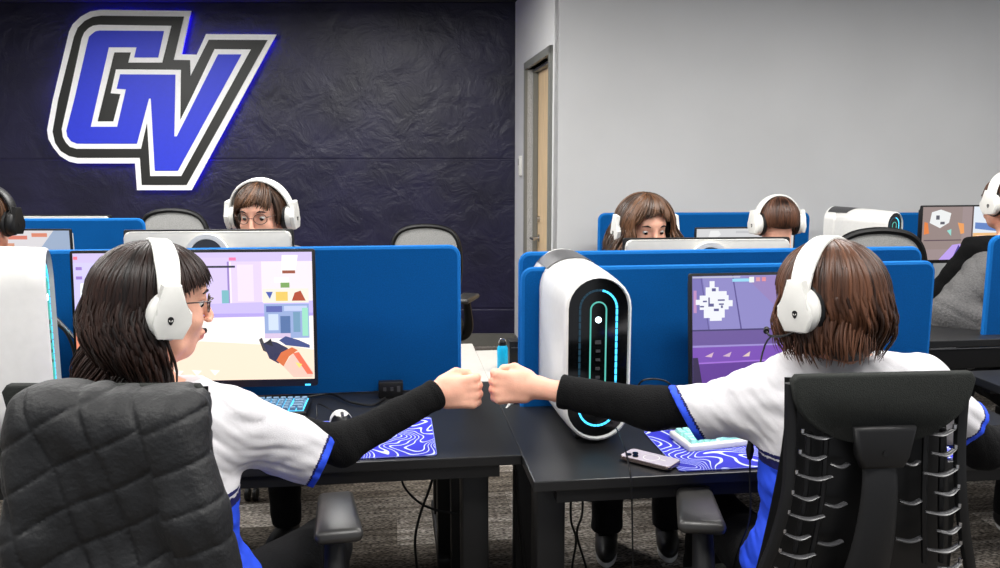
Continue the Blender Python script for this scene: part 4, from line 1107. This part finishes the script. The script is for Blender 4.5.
cable('black cable hanging under the right desk with a pale plug', [atY(583, 493, 2.55), atY(582, 515, 2.55), atY(577, 535, 2.55), atY(586, 568, 2.55), atY(588, 600, 2.55)], .004)
cable('black cable arching against the divider, right of the white tower', [RW(.42, WR + .62, .745), atY(640, 383, 2.52), atY(652, 379, 2.52), atY(665, 381, 2.52), atY(672, 386, 2.52), RW(.62, WR + .6, .745)], .003)
cable('grey cable sagging behind the left player, beside the left tower', [atY(50, 312, 2.55), atY(62, 324, 2.55), atY(76, 340, 2.55), atY(84, 352, 2.6)], .005, 'steel')
cable('black cable curving down beside the left tower', [atY(52, 320, 2.54), atY(66, 332, 2.54), atY(74, 352, 2.54), atY(74, 372, 2.52), atY(66, 386, 2.5)], .005)
cable('black cables bunched on the left desk below the monitor', [atZ(300, 398, .746), atZ(330, 394, .75), atZ(350, 402, .75), atZ(372, 405, .746), atZ(385, 398, .746)], .004)

# ================================================================== CHAIRS
def base_parts(t, seat_z=.46, armz=.69, arm=True, armmat=None, armx=.28):
    pr = Prims().box((0, 0, seat_z), (.25, .24, .045), None, .04).ell((0, .2, seat_z), (.22, .07, .045), None, .03)
    put_sdf('seat', pr, .009, M['pad'], t)
    bm = BM(); cyl(bm, (0, 0, .10), (0, 0, .30), .032); cyl(bm, (0, 0, .28), (0, 0, .42), .02); box(bm, (0, -.03, .40), (.22, .26, .05), bev=.015); put('gas_column', bm, M['blackmetal'], t, True)
    for i in range(5):
        a = 2 * pi * i / 5 + .3; d = Vector((cos(a), sin(a), 0))
        bm = BM(); tube(bm, [d * .03 + Z * .13, d * .16 + Z * .115, d * .31 + Z * .075], [.026, .020, .014], n=8, flat=(1, .8)); lg = put('base_leg', bm, M['black'], t, True)
        bm = BM(); q = Vector((-d.y, d.x, 0)); 
        for s in (-1, 1): cyl(bm, d * .32 + q * (.010 * s) + Z * .030, d * .32 + q * (.026 * s) + Z * .030, .029)
        put('caster', bm, M['black'], lg, True)
    if arm:
        for s in (-1, 1):
            bm = BM(); tube(bm, [(s * .16, -.03, .40), (s * (armx - .02), -.03, .42), (s * (armx + .01), .02, .50), (s * armx, .10, armz - .03)], [.02, .022, .022, .018], n=10, flat=(1, 1.4)); ar = put('armrest', bm, M['black'] if armmat is None else armmat, t, True)
            b2 = BM(); box(b2, (0, 0, 0), (.112, .25, .034), bev=.016, seg=3)
            for v in b2.verts:
                if v.co.y > 0: v.co.x *= 1 - .25 * (v.co.y / .135)
                v.co.z -= .35 * (v.co.y) ** 2
            b2.transform(Matrix.Translation((s * armx, .14, armz)) @ Matrix.Rotation(s * .22, 4, 'Z')); put('arm_pad', b2, M['armpad'], ar, 'all')
def spine_chair(label, loc, yaw):
    t = thing('office_chair', label, 'office chair', loc, yaw); base_parts(t)
    tz = 1.135
    def yb(z): return -.235 - .04 * sin((z - .5) / .64 * pi * .8)
    # half-moon fabric pad
    pts = [(-.181, tz - .012), (-.172, tz), (.172, tz), (.181, tz - .012)]
    for i in range(1, 16):
        a = pi * i / 16; pts.append((.178 * cos(a), tz - .02 - .118 * sin(a) ** .9))
    bm = BM(); prism(bm, pts, (0, yb(1.08) - .012, 0), X, Z, -Y, -.012, .014, bev=.005); put('upper_pad', bm, M['pad'], t, 'all', label='dark fabric half-moon panel')
    # flexible backing
    bm = BM(); g = []
    for i in range(13):
        z = tz - .02 - i * .05; hw = .168 + .045 * min(1, max(0, (1.0 - z) / .35)); row = []
        for j in range(9):
            x = hw * (j / 4 - 1); row.append(bm.verts.new((x, yb(z) + .022 + .03 * (x / .2) ** 2, z)))
        g.append(row)
    for a, b in zip(g, g[1:]):
        for j in range(8): bm.faces.new([a[j], a[j + 1], b[j + 1], b[j]])
    bmesh.ops.solidify(bm, geom=bm.faces[:], thickness=.008); put('back_membrane', bm, M['black'], t, True)
    for s in (-1, 1):
        bm = BM(); tube(bm, [(s * .174, yb(1.1), tz - .02), (s * .172, yb(1.0) + .005, 1.0), (s * .176, yb(.9), .90), (s * .195, yb(.8), .80), (s * .222, yb(.7), .70), (s * .23, yb(.6), .58), (s * .18, -.12, .46)], .010, n=8, flat=(1, 1.3)); put('side_rail', bm, M['black'], t, True)
    bm = BM(); prism(bm, [(-.062, 1.035), (.062, 1.035), (.052, .975), (.040, .952), (-.040, .952), (-.052, .975)], (0, yb(1.0), 0), X, Z, -Y, .006, .034, bev=.008); b = put('spine_bracket', bm, M['blackmetal'], t, 'all')
    bm = BM(); disc_ring(bm, (0, yb(1.0), .985), X, Z, -Y, 0, .006, .036, 16); put('bracket_bolt', bm, M['black'], b)
    bm = BM(); tube(bm, [(0, yb(1.0) - .002, 1.02), (0, yb(.97) - .010, .97), (-.002, yb(.9) - .022, .90), (-.010, yb(.8) - .028, .80), (-.022, yb(.7) - .026, .70), (-.02, yb(.6) - .01, .58), (0, -.15, .46), (0, -.05, .41)], [.030, .034, .038, .045, .052, .05, .045], n=14, flat=(1, .42), up=(0, -1, 0)); put('spine', bm, M['blackmetal'], t, True)
    rg = random.Random(3)
    for k in range(9):
        z = 1.055 - k * .040; hw = .165 + .05 * min(1, max(0, (1.0 - z) / .35))
        for s in (-1, 1):
            x0 = hw - .012; x1 = max(.062 if z < .97 else .09, hw - .062 - .02 * (k % 2))
            if z > 1.03: x1 = hw - .045
            if x1 < x0 - .02:
                bm = BM(); tube(bm, [(s * x0, yb(z) - .004, z + .004), (s * (x0 + x1) / 2, yb(z) - .014, z - .004), (s * x1, yb(z) - .008, z - .001)], [.0035, .0055, .0035], n=8, flat=(.7, 1.5), up=(0, -1, 0)); rb = put('rib', bm, M['greyrib'], t, True)
                bm = BM(); cyl(bm, (s * x0, yb(z) - .006, z + .006), (s * x0, yb(z) - .006, z + .014), .004); put('rib_pin', bm, M['steel'], rb, True)
            if k % 2 and z < 1.0:
                xa, xb = hw - .085, .055
                if xa > xb + .02:
                    bm = BM(); tube(bm, [(s * xa, yb(z) + .006, z + .018), (s * (xa + xb) / 2, yb(z) - .002, z + .014), (s * xb, yb(z) + .004, z + .018)], .0048, n=8, flat=(.7, 1.4), up=(0, -1, 0)); put('rib', bm, M['greyrib'], t, True)
    for s in (-1, 1):
        for x in (.10, .135):
            bm = BM(); tube(bm, [(s * x, yb(1.0) + .004, 1.02), (s * (x + .004), yb(.88) + .002, .88), (s * (x + .02), yb(.75) + .002, .74)], .006, n=6); put('vertical_web', bm, M['black'], t, True)
    return t
def mesh_chair(label, loc, yaw):
    t = thing('office_chair', label, 'office chair', loc, yaw); base_parts(t)
    pts = [(-.20, .62), (-.225, .80), (-.222, .95), (-.19, 1.04), (-.12, 1.085), (0, 1.10), (.12, 1.085), (.19, 1.04), (.222, .95), (.225, .80), (.20, .62)]
    bm = BM(); tube(bm, [Vector((x, -.25, z)) for x, z in pts], .016, n=8); tube(bm, [(-.20, -.25, .62), (0, -.26, .58), (.20, -.25, .62)], .016, n=8); put('back_frame', bm, M['black'], t, True)
    bm = BM(); prism(bm, pts, (0, -.25, 0), X, Z, Y, -.004, .004); put('back_mesh', bm, mat('grey_chair_mesh', (136, 136, 134), .8, noise=.2, nscale=200), t)
    bm = BM(); tube(bm, [(0, -.29, .85), (0, -.30, .65), (0, -.2, .46), (0, -.05, .41)], .03, n=10); put('back_support', bm, M['black'], t, True)
    return t
q = atY(877, 369, 1.60); yw = radians(5)
cR_ = spine_chair('black ribbed-back office chair with fabric top panel, behind the right player', (q.x - .255 * sin(yw), q.y + .255 * cos(yw), q.z - 1.135), yw)
cR_.location.z = 0
q = atY(108, 386, 1.44); cl = Vector((q.x - .034, q.y + .335, 0)); yl = radians(0)
cL_ = dup(cR_, cl, yl, 'black office chair of the left player, back covered by the quilted jacket')
def shift_arm(ch, side, dx, dy):
    for c in ch.children:
        if c.name.startswith('armrest') and (sum(v.co.x for v in c.data.vertices) > 0) == (side > 0): c.location = (dx, dy, 0)
shift_arm(cR_, -1, .075, .02); shift_arm(cL_, 1, .045, .03)
q = atY(422, 228, 5.3)
m0 = mesh_chair('empty round-topped mesh chair above the left divider, by the navy wall', (q.x, q.y, 0), radians(180))
q = atY(150, 210, 5.35); dup(m0, (q.x, q.y, 0), radians(172), 'empty round-topped mesh chair by the navy wall, below the letter logo', scale=1.09)
q = atY(884, 236, 3.9); q = atY(884, 236, 4.05); dup(m0, (q.x - .07, 4.30, .0), radians(8), 'round-topped mesh chair in front of the small distant white tower', scale=1.09)
q = atY(258, 215, 3.95); dup(m0, (q.x, 4.0, 0), radians(180), 'mesh chair of the player in spectacles behind the pale monitor')
q = atY(643, 215, 3.9); dup(m0, (q.x + .05, 3.80, 0), radians(183), 'mesh chair of the shaggy-haired player, base seen under the right desk')

# ================================================================== THE LEFT PLAYER
def fc(p): return tuple(p)
hL = Head(atY(157, 306, 1.78), radians(56), radians(-6), 0, 1.04)
neck, pel = atY(143, 392, 1.73), Vector((-.70, 1.72, .57))
sl, sr = atY(72, 428, 1.74), atY(228, 424, 1.78)
el, er = atY(88, 470, 1.92), atY(342, 445, 1.96)
wl, wr = atY(185, 452, 2.12), atY(438, 393, 2.10)
kL, kR = Vector((-.86, 2.12, .53)), Vector((-.46, 2.10, .54))
fL, fR = Vector((-.84, 2.18, .09)), Vector((-.50, 2.20, .09))
Lbase = Vector((pel.x, pel.y, 0))
PL, bL, prL = seated('person with long wavy dark hair in white jersey, turned right, bumping fists from the left', hL, fc(neck), pel, fc(sl), fc(sr), fc(el), fc(er), fc(wl), fc(wr),
    ((.3, 1, 0), (1, 0, 0), (0, 0, 1), True), ((1, .05, .03), (0, .15, 1), (0, -1, .15), False), kL, kR, fL, fR, vox=.0038, hscale=1.05)
def cutdisk(p, d, c, n, rad):
    n = np.array(Vector(n).normalized()); q = p - np.array(c); pv = q @ n
    perp = np.linalg.norm(q - pv[:, None] * n, axis=1)
    return np.where((perp < rad) & (pv > -.05), np.maximum(d, pv), d)
def jersey(parent, base, neck, pel, sl, sr, ends, navyz, seed, collar=.012, royal=.118):
    """ends: (shoulder, sleeve end, plane normal, r0, r1) per arm"""
    pr = Prims(); torso_prims(pr, neck, pel, sl, sr, None, 1.0); pr = pr.infl(.016)
    for S, E_, n, r0, r1 in ends:
        n = Vector(n).normalized(); pr.cap(S, Vector(E_) + (Vector(E_) - Vector(S)).normalized() * .03, r0, r1, .04)
    up = np.array((Vector(neck) - Vector(pel)).normalized()); nk = np.array(neck); pv0 = np.array(pel)
    def post(p, d):
        d = d + wrinkle(p, .0050, (22, 22, 38), seed) + wrinkle(p, .0024, (48, 40, 80), seed + 2)
        d = np.maximum(d, (p - nk) @ up - collar); d = np.maximum(d, -((p - pv0) @ up) - .06)
        for S, E_, n, r0, r1 in ends: d = cutdisk(p, d, E_, n, r1 + .06)
        return d
    rtv = np.array((Vector(sr) - Vector(sl)).normalized()); mid = (np.array(sl) + np.array(sr)) / 2
    def mf(c):
        m = np.zeros(len(c), int); far = np.ones(len(c), bool)
        for S, E_, n, r0, r1 in ends:
            far &= seg_sd(c.astype(np.float32), tuple(Vector(S).lerp(Vector(E_), .35)), tuple(E_), r0 + .03, r1 + .03) > 0
        lat = np.abs((c - mid) @ rtv)
        m[(c[:, 2] < navyz) & far] = 2
        m[(c[:, 2] < navyz - .010) & (c[:, 2] > navyz - .015) & far] = 0
        m[(c[:, 2] < navyz - .035) & far & (lat > royal)] = 1
        m[((c - nk) @ up > collar - .012)] = 0
        for S, E_, n, r0, r1 in ends:
            nn = np.array(Vector(n).normalized()); q = c - np.array(E_); pv = q @ nn; perp = np.linalg.norm(q - pv[:, None] * nn, axis=1)
            near = perp < r1 + .05
            m[near & (pv > -.016)] = 1; m[near & (pv <= -.016) & (pv > -.021)] = 2
        return m
    return put_sdf('jersey', pr, .0045, [M['jersey'], M['royal'], M['navy']], parent, base, post=post, matfn=mf)
seL = atY(326, 459, 1.94)
jL = jersey(PL, bL, fc(neck), pel, fc(sl), fc(sr), [(sr, seL, (.9, .1, -.43), .070, .070), (sl, sl.lerp(el, .75), el - sl, .068, .07)], .845, 1.0)
def sleeve(parent, base, S, E, C, r, seed, name='black_undersleeve', m=None, cutn=None):
    pr = Prims().cap(S, E, r[0], r[1], .03).cap(E, C, r[1], r[2], .03)
    dirc = (Vector(C) - Vector(E)).normalized()
    def post(p, d):
        d = d + wrinkle(p, .002, (40, 20, 30), seed); d = cutdisk(p, d, C, dirc, .1)
        q = (p - np.array(C)) @ np.array(dirc)
        return np.where(q < 0, d - .0018 * ((q > -.022) & (q < -.001)), d)
    return put_sdf(name, pr, .004, m or M['blackcloth'], parent, base, post=post)
sleeve(PL, bL, sr.lerp(er, .2), er, wr + Vector((.000, 0, 0)), (.050, .046, .036), .5)
sleeve(PL, bL, sl.lerp(el, .3), el, wl, (.050, .046, .035), 1.5)
trousers(PL, bL, pel, sl, sr, kL, kR, fL, fR, neck)
shoe(PL, bL, fL, 0); shoe(PL, bL, fR, .1)
hair_mesh('hair', hL, M['hairdark'], PL, bL, 2600, face=1.5, fringe=1.12, drop=.185, flare=.06, wave=.012, width=.0036, seed=3, backphi=1.8, wfreq=36, rad=(.099, .120, .107), lean=(-.012, -.01, 0), inward=.15, curls=1.5, dropvar=.3)
hp_ = Prims().ell(hL.P(0, -.024, .040), (.088, .098, .088), hL.R).cap(hL.P(0, -.045, .0), hL.P(0, -.06, -.10), .075, .065, .04).cap(hL.P(-.045, -.035, .0), hL.P(-.045, -.045, -.10), .045, .04, .03).cap(hL.P(.045, -.045, .0), hL.P(.045, -.055, -.10), .040, .038, .03)
def mk_under(nm, prims, parent, base, m, vox=.006):
    o = put_sdf(nm, prims, vox, m, parent, base); return o
mk_under('hair_underlayer', hp_, PL, bL, M['hairdark'])
headset(hL, 'white headset with alien head mark worn by the left player, cup towards us', 'white headsets worn by the players', mic=-1, fit=1.0)
# spectacles on the left player
def spectacles(h, label, mt=None):
    c = Vector(h.c); t = thing('spectacles', label, 'glasses', c); mt = mt or M['lens']
    def L(x, y, z): return h.V(x, y, z) - c
    for q in (-1, 1):
        bm = BM(); tube(bm, [L(q * .033 + .023 * cos(a), .101 - .010 * abs(q * .033 + .023 * cos(a)) / .05, .012 + .019 * sin(a)) for a in np.linspace(0, 2 * pi, 25)], .0016, n=6, sm=1); rim = put('lens_rim', bm, mt, t, True); bm = BM(); vs_ = [bm.verts.new(L(q * .033 + .022 * cos(a), .1015 - .010 * abs(q * .033 + .022 * cos(a)) / .05, .012 + .018 * sin(a))) for a in np.linspace(0, 2 * pi, 21)[:-1]]; bm.faces.new(vs_); put('lens', bm, M['glass'], rim)
        bm = BM(); tube(bm, [L(q * .056, .092, .018), L(q * .078, .05, .018), L(q * .083, -.01, .012)], .0018, n=6); put('temple', bm, mt, t, True)
    bm = BM(); tube(bm, [L(-.010, .106, .016), L(0, .112, .018), L(.010, .106, .016)], .0015, n=6); put('bridge', bm, mt, t, True)
spectacles(hL, 'dark framed spectacles worn by the long-haired left player')

# ================================================================== THE RIGHT PLAYER
hR = Head(atY(826, 302, 1.86), radians(-42), radians(-4), radians(0), 1.06)
neck, pel = atY(838, 358, 1.88), Vector((.76, 1.88, .56))
sl, sr = atY(762, 402, 1.93), atY(915, 388, 1.88)
el, er = atY(650, 408, 2.04), atY(982, 447, 2.0)
wl, wr = atY(533, 387, 2.115), atY(1045, 436, 2.22)
kL, kR = Vector((.62, 2.36, .53)), Vector((.93, 2.36, .53)); fL, fR = Vector((.60, 2.40, .09)), Vector((.95, 2.42, .09))
PR, bR, prR = seated('person with brown bob seen from behind in white jersey, left arm stretched to bump fists', hR, fc(neck), pel, fc(sl), fc(sr), fc(el), fc(er), fc(wl), fc(wr),
    ((-1, .0, .0), (0, .15, 1), (0, -1, .15), False), ((.6, 1, 0), (-1, .5, 0), (0, 0, 1), True), kL, kR, fL, fR, vox=.0038, hscale=1.04)
seR = atY(683, 414, 1.99); seR2 = atY(962, 425, 1.93)
jR = jersey(PR, bR, fc(neck), pel, fc(sl), fc(sr), [(sl, seR, (-.86, .1, -.5), .070, .066), (sr, seR2, (.75, .2, -.6), .068, .064)], .880, 2.2, royal=.158)
from mathutils.bvhtree import BVHTree
def mark_on(obj, base, px, py, shapes, scale, name, m):
    me = obj.data; tr = BVHTree.FromPolygons([v.co + base for v in me.vertices], [tuple(p.vertices) for p in me.polygons])
    def hit(a, b):
        d = Vector(ray(a, b)).normalized(); l, n, i, dd = tr.ray_cast(Vector((0, 0, CAMH)), d); return l, n
    l, n = hit(px, py)
    if l is None: return
    if n.dot(Vector(ray(px, py))) > 0: n = -n
    side = n.cross(Z).normalized() * -1; up = n.cross(side).normalized(); up = up if up.z > 0 else -up
    for po in shapes:
        bm = BM(); vs_ = []
        for x, y in po:
            o = l + side * (x * scale) + up * (y * scale); r = tr.find_nearest(o); nn = r[1] if r[1].dot(n) > 0 else -r[1]
            vs_.append(bm.verts.new(r[0] + nn * .0018 - base))
        bm.faces.new(vs_); put(name, bm, m, obj)
mark_on(jR, bR, 846, 358, [[(-1, .9), (-.2, 1), (-.2, .6), (-.6, .5), (-.6, -.3), (0, -.3), (0, -.8), (-1, -.7)], [(.2, .2), (.9, .3), (1.3, -.2), (1.1, -1), (.7, -1), (.7, -.4), (.2, -.3)]], .0085, 'back_mark', M['royal'])
cuff = el.lerp(wl, .76)
cuff = atY(560, 391, 2.105)
sleeve(PR, bR, sl.lerp(el, .2), el, cuff, (.050, .050, .042), .9)
sleeve(PR, bR, sr.lerp(er, .2), er, wr, (.050, .050, .035), 1.9)
trousers(PR, bR, pel, sl, sr, kL, kR, fL, fR, neck)
shoe(PR, bR, fL, 0); shoe(PR, bR, fR, 0)
hair_mesh('hair', hR, M['hairbrown'], PR, bR, 2600, face=.85, fringe=1.2, drop=.112, flare=.12, wave=.009, width=.0036, seed=5, backphi=1.72, wfreq=34, rad=(.092, .113, .106), inward=.35, curls=1.5, dropvar=.5)
hp_ = Prims().ell(hR.P(0, -.022, .040), (.088, .1, .088), hR.R).cap(hR.P(0, -.04, .0), hR.P(0, -.045, -.055), .078, .070, .04).cap(hR.P(-.045, -.015, -.01), hR.P(-.05, -.02, -.055), .042, .035, .03).cap(hR.P(.045, -.025, -.01), hR.P(.05, -.03, -.055), .042, .037, .03)
mk_under('hair_underlayer', hp_, PR, bR, M['hairbrown'])
headset(hR, 'white headset worn by the right player with the brown bob', 'white headsets worn by the players', mic=-1, fit=1.0)

# ================================================================== OTHER PLAYERS
def auto(label, h, by, shirt, hairm, lean=.16, style='short', hs=None, hslabel=None, seatY=None, elbows=.5, vox=.008, N=700, deskz=.76, back=.0, trous=None, arms=True, fit=1.0, hk={}):
    """by = yaw the body faces"""
    f = Vector((sin(by), cos(by), 0)); r = Vector((cos(by), -sin(by), 0)); c = Vector(h.c)
    neck = c - Z * .165 - f * .04; pel = Vector((neck.x, neck.y, .56)) - f * (lean + .06)
    s1, s2 = neck - r * .18 - Z * .035, neck + r * .18 - Z * .035
    e1, e2 = s1 - Z * .22 + f * .14 - r * .06, s2 - Z * .22 + f * .14 + r * .06
    w1, w2 = Vector((e1.x, e1.y, deskz + .03)) + f * .22 + r * .05, Vector((e2.x, e2.y, deskz + .03)) + f * .22 - r * .05
    if e1.z < deskz + .06: e1.z = e2.z = deskz + .06
    k1, k2 = pel + f * .42 - r * .11 - Z * .04, pel + f * .42 + r * .13 - Z * .04
    f1, f2 = Vector((k1.x, k1.y, .09)) - f * .02, Vector((k2.x, k2.y, .09)) + f * .05
    P, b, _ = seated(label, h, fc(neck), pel, fc(s1), fc(s2), fc(e1), fc(e2), fc(w1), fc(w2), (f, r, Z, True), (f, -r, Z, True), k1, k2, f1, f2, vox=vox)
    pr = Prims(); torso_prims(pr, neck, pel, s1, s2, None)
    for S, E_, W in ((s1, e1, w1), (s2, e2, w2)): pr.cap(S, E_, .052, .046, .03); pr.cap(E_, W, .046, .034, .02)
    pr = pr.infl(.012); up = np.array((neck - pel).normalized()); nk = np.array(neck)
    def post(p, d):
        d = d + wrinkle(p, .004, (22, 22, 30), h.c[0] * 3); d = np.maximum(d, (p - nk) @ up - .02); d = np.maximum(d, -((p - np.array(pel)) @ up) - .05)
        for W, E_ in ((w1, e1), (w2, e2)): d = cutdisk(p, d, W, W - E_, .09)
        return d
    put_sdf('shirt', pr, .008, shirt, P, b, post=post)
    trousers(P, b, pel, s1, s2, k1, k2, f1, f2, neck, trous); shoe(P, b, f1, by); shoe(P, b, f2, by)
    if style == 'short':
        k = dict(face=.8, fringe=.85, drop=.0, flare=.02, wave=.002, width=.006, backphi=1.95, short=True, seed=int(abs(h.c[0]) * 100) + 3, rad=(.088, .106, .099)); k.update(hk)
        hair_mesh('hair', h, hairm, P, b, N, **k)
        mk_under('hair_underlayer', Prims().ell(h.P(0, -.022, .040), (.082 * h.s, .096 * h.s, .086 * h.s), h.R), P, b, hairm, .007)
    else:
        k = dict(face=.85, fringe=1.0, drop=.09, flare=.12, wave=.008, width=.007, backphi=1.7, seed=11, rad=(.094, .112, .108)); k.update(hk)
        hair_mesh('hair', h, hairm, P, b, N, **k)
        mk_under('hair_underlayer', Prims().ell(h.P(0, -.024, .040), (.088 * h.s, .098 * h.s, .088 * h.s), h.R).cap(h.P(0, -.05, 0), h.P(0, -.06, -.07), .075, .06), P, b, hairm, .007)
    if hs: headset(h, hslabel, 'white headsets worn by the players' if hs == 'white' else None, kind=hs, fit=fit)
    return P
hA = Head(atY(262, 216, 3.42), radians(187), radians(-10), 0, 1.10)
auto('person in spectacles and white headset looking down behind the pale monitor at left', hA, pi + TH, M['navy'], M['hairlight'], hs='white', hslabel='white headset worn by the player in spectacles, arched over the hair', hk=dict(face=1.0, fringe=1.16, seed=21, sweep=.45, slant=.30, width=.0035, rad=(.093, .112, .104)), N=1700, vox=.006)
spectacles(hA, 'thin framed spectacles worn by the player behind the left pale monitor')
hB = Head(atY(645, 230, 3.40), radians(166), radians(-10), 0, 1.06)
auto('person with shaggy light brown hair looking down behind the pale monitor at right', hB, pi + TH, M['pants'], M['hairlight'], style='shag', hs='white', fit=.90, hslabel='white headset half hidden in the shaggy hair', N=2000, vox=.006, hk=dict(face=.8, fringe=1.0, sweep=.35, slant=.42, flare=.3, width=.004, rad=(.110, .124, .114), wave=.016, wfreq=34, dropvar=.5, drop=.10))
hC = Head(atY(777, 223, 4.05), radians(-14), radians(-4), 0, .98)
auto('short-haired person seen from behind with white headset, in the row by the grey wall', hC, -TH, M['pants'], M['hairbrown'], hs='white', hslabel='white headset on the short-haired player in the row by the grey wall', lean=.05, N=1600, hk=dict(width=.0035, rad=(.090, .107, .101)))
hD = Head(atY(1006, 203, 3.95), radians(-28), radians(-4), 0, 1.05)
auto('person in black jacket cut by the right edge, watching the bright game screen', hD, radians(-18), M['blackcloth'], M['hairbrown'], hs='white', hslabel='white headset at the right edge, worn above the black jacket', lean=.05, N=600)
hE = Head(atY(-15, 222, 3.5), radians(4), radians(-4), 0, 1.15)
auto('person with brown hair at the far left edge wearing a black headset', hE, 0, M['pants'], M['hairlight'], hs='black', hslabel='black headset at the far left edge above the white tower', lean=.05, N=600)
# person in the grey fleece, arm resting on the raised desk
hF = Head(atY(1052, 200, 3.5), radians(200), radians(-8), 0, 1.05)
neck, pel = atY(1040, 252, 3.55), Vector((2.28, 3.72, .60))
s1, s2 = atY(1095, 268, 3.60), atY(990, 276, 3.50)
e1, e2 = atY(1090, 330, 3.40), atY(950, 317, 3.36)
w1, w2 = atY(1050, 338, 3.22), atY(1010, 335, 3.22)
k1, k2 = Vector((2.36, 3.36, .56)), Vector((2.12, 3.34, .56)); f1, f2 = Vector((2.36, 3.36, .09)), Vector((2.12, 3.36, .09))
P, b, _ = seated('person in grey fleece at the right edge, forearm resting on the raised black desk', hF, fc(neck), pel, fc(s1), fc(s2), fc(e1), fc(e2), fc(w1), fc(w2), ((-.5, -1, 0), (1, 0, 0), (0, 0, 1), True), ((.6, -1, 0), (-1, 0, 0), (0, 0, 1), True), k1, k2, f1, f2, vox=.008)
pr = Prims(); torso_prims(pr, neck, pel, s1, s2, None)
for S, E_, W in ((s1, e1, w1), (s2, e2, w2)): pr.cap(S, E_, .084, .066, .04); pr.cap(E_, W, .066, .045, .02)
pr = pr.infl(.018); nk = np.array(neck)
put_sdf('fleece_top', pr, .006, M['greyhood'], P, b, post=lambda p, d: np.maximum(d + wrinkle(p, .007, (18, 18, 26), 1.3), p[:, 2] - neck.z - .02))
trousers(P, b, pel, s1, s2, k1, k2, f1, f2, neck); shoe(P, b, f1, pi); shoe(P, b, f2, pi)
hair_mesh('hair', hF, M['hairbrown'], P, b, 300, short=True, face=.8, fringe=.85, drop=0, backphi=1.9, rad=(.088, .106, .099))
headset(hF, 'white headset of the player in grey fleece, almost out of frame', 'white headsets worn by the players', fit=1.0)

# ================================================================== QUILTED JACKET OVER THE LEFT CHAIR
jq = atY(100, 384, 1.44); jb = Vector((jq.x, jq.y, 0)); zt = jq.z - .022
pr = Prims()
x0, yb0 = jb.x, jb.y
for xx, zz in ((-.10, zt - .035), (.10, zt - .035)): pass
pr.box((x0, yb0 + .035, zt - .05), (.165, .05, .055), None, .035, .03)
pr.box((x0 + .0, yb0 + .015, zt - .20), (.166, .055, .19), None, .05, .04)
pr.box((x0 + .012, yb0 + .015, zt - .46), (.185, .060, .16), None, .05, .06)
pr.cap((x0 + .125, yb0 - .005, zt - .055), (x0 + .160, yb0 - .022, zt - .20), .050, .050, .02).cap((x0 + .160, yb0 - .022, zt - .20), (x0 + .220, yb0 - .02, zt - .46), .050, .046, .02)
pr.cap((x0 - .125, yb0 + .0, zt - .07), (x0 - .130, yb0 - .02, zt - .25), .040, .042, .02).cap((x0 - .130, yb0 - .02, zt - .25), (x0 - .132, yb0 - .01, zt - .52), .042, .042, .02)
def quilt(p, d):
    x, y, z = p[:, 0] - x0, p[:, 1] - yb0, p[:, 2] - zt
    wx = x + .006 * np.sin(z * 21 + 1); wz = z + .005 * np.sin(x * 27)
    onsl = (x > .085 + .25 * (-z - .05)) & (y < .02)
    a = np.where(onsl, (wz - .28 * wx) / .078, (wz - .50 * wx) / .082)
    b_ = (wx + .36 * wz + .03) / .092
    da = np.abs(a - np.round(a)) * .078; db = np.where(onsl, .03, np.abs(b_ - np.round(b_)) * .085)
    s = np.minimum(da, db)
    puff = .0042 * (1 - np.exp(-s / .003)) + .0035 * (1 - np.exp(-s / .02))
    big = .005 * np.sin(x * 24 + 2.5 * np.sin(z * 9)) * np.sin(z * 13 + 2) + .0016 * np.sin(x * 70 + z * 45 + 3 * np.sin(x * 30))
    return d - puff + big
jk = put_sdf('jacket', pr, .0036, M['quilt'], None, jb, post=quilt, label='black diamond-quilted jacket draped over the left player chair back', cat='jacket', loc=jb)
pr = Prims().cap((x0 - .10, yb0 + .075, zt - .025), (x0 + .09, yb0 + .075, zt - .025), .022, .022, .02)
put_sdf('collar', pr, .005, M['quilt'], jk, jb)

# shared phrases for the repeated kinds
GP = {'desk': 'gaming desks in the room', 'divider': 'blue felt desk dividers', 'monitor': 'monitors on the desks', 'office chair': 'office chairs', 'person': 'players at the desks', 'headset': 'headsets worn by the players',
      'computer': 'white rounded computer towers', 'keyboard': 'keyboards on the desks', 'desk mat': 'contour-line desk mats', 'glasses': 'spectacles worn by players', 'cable': 'loose cables on and under the desks'}
for o in COL.objects:
    if o.parent is None and o.get('category') in GP: o['group'] = GP[o['category']]
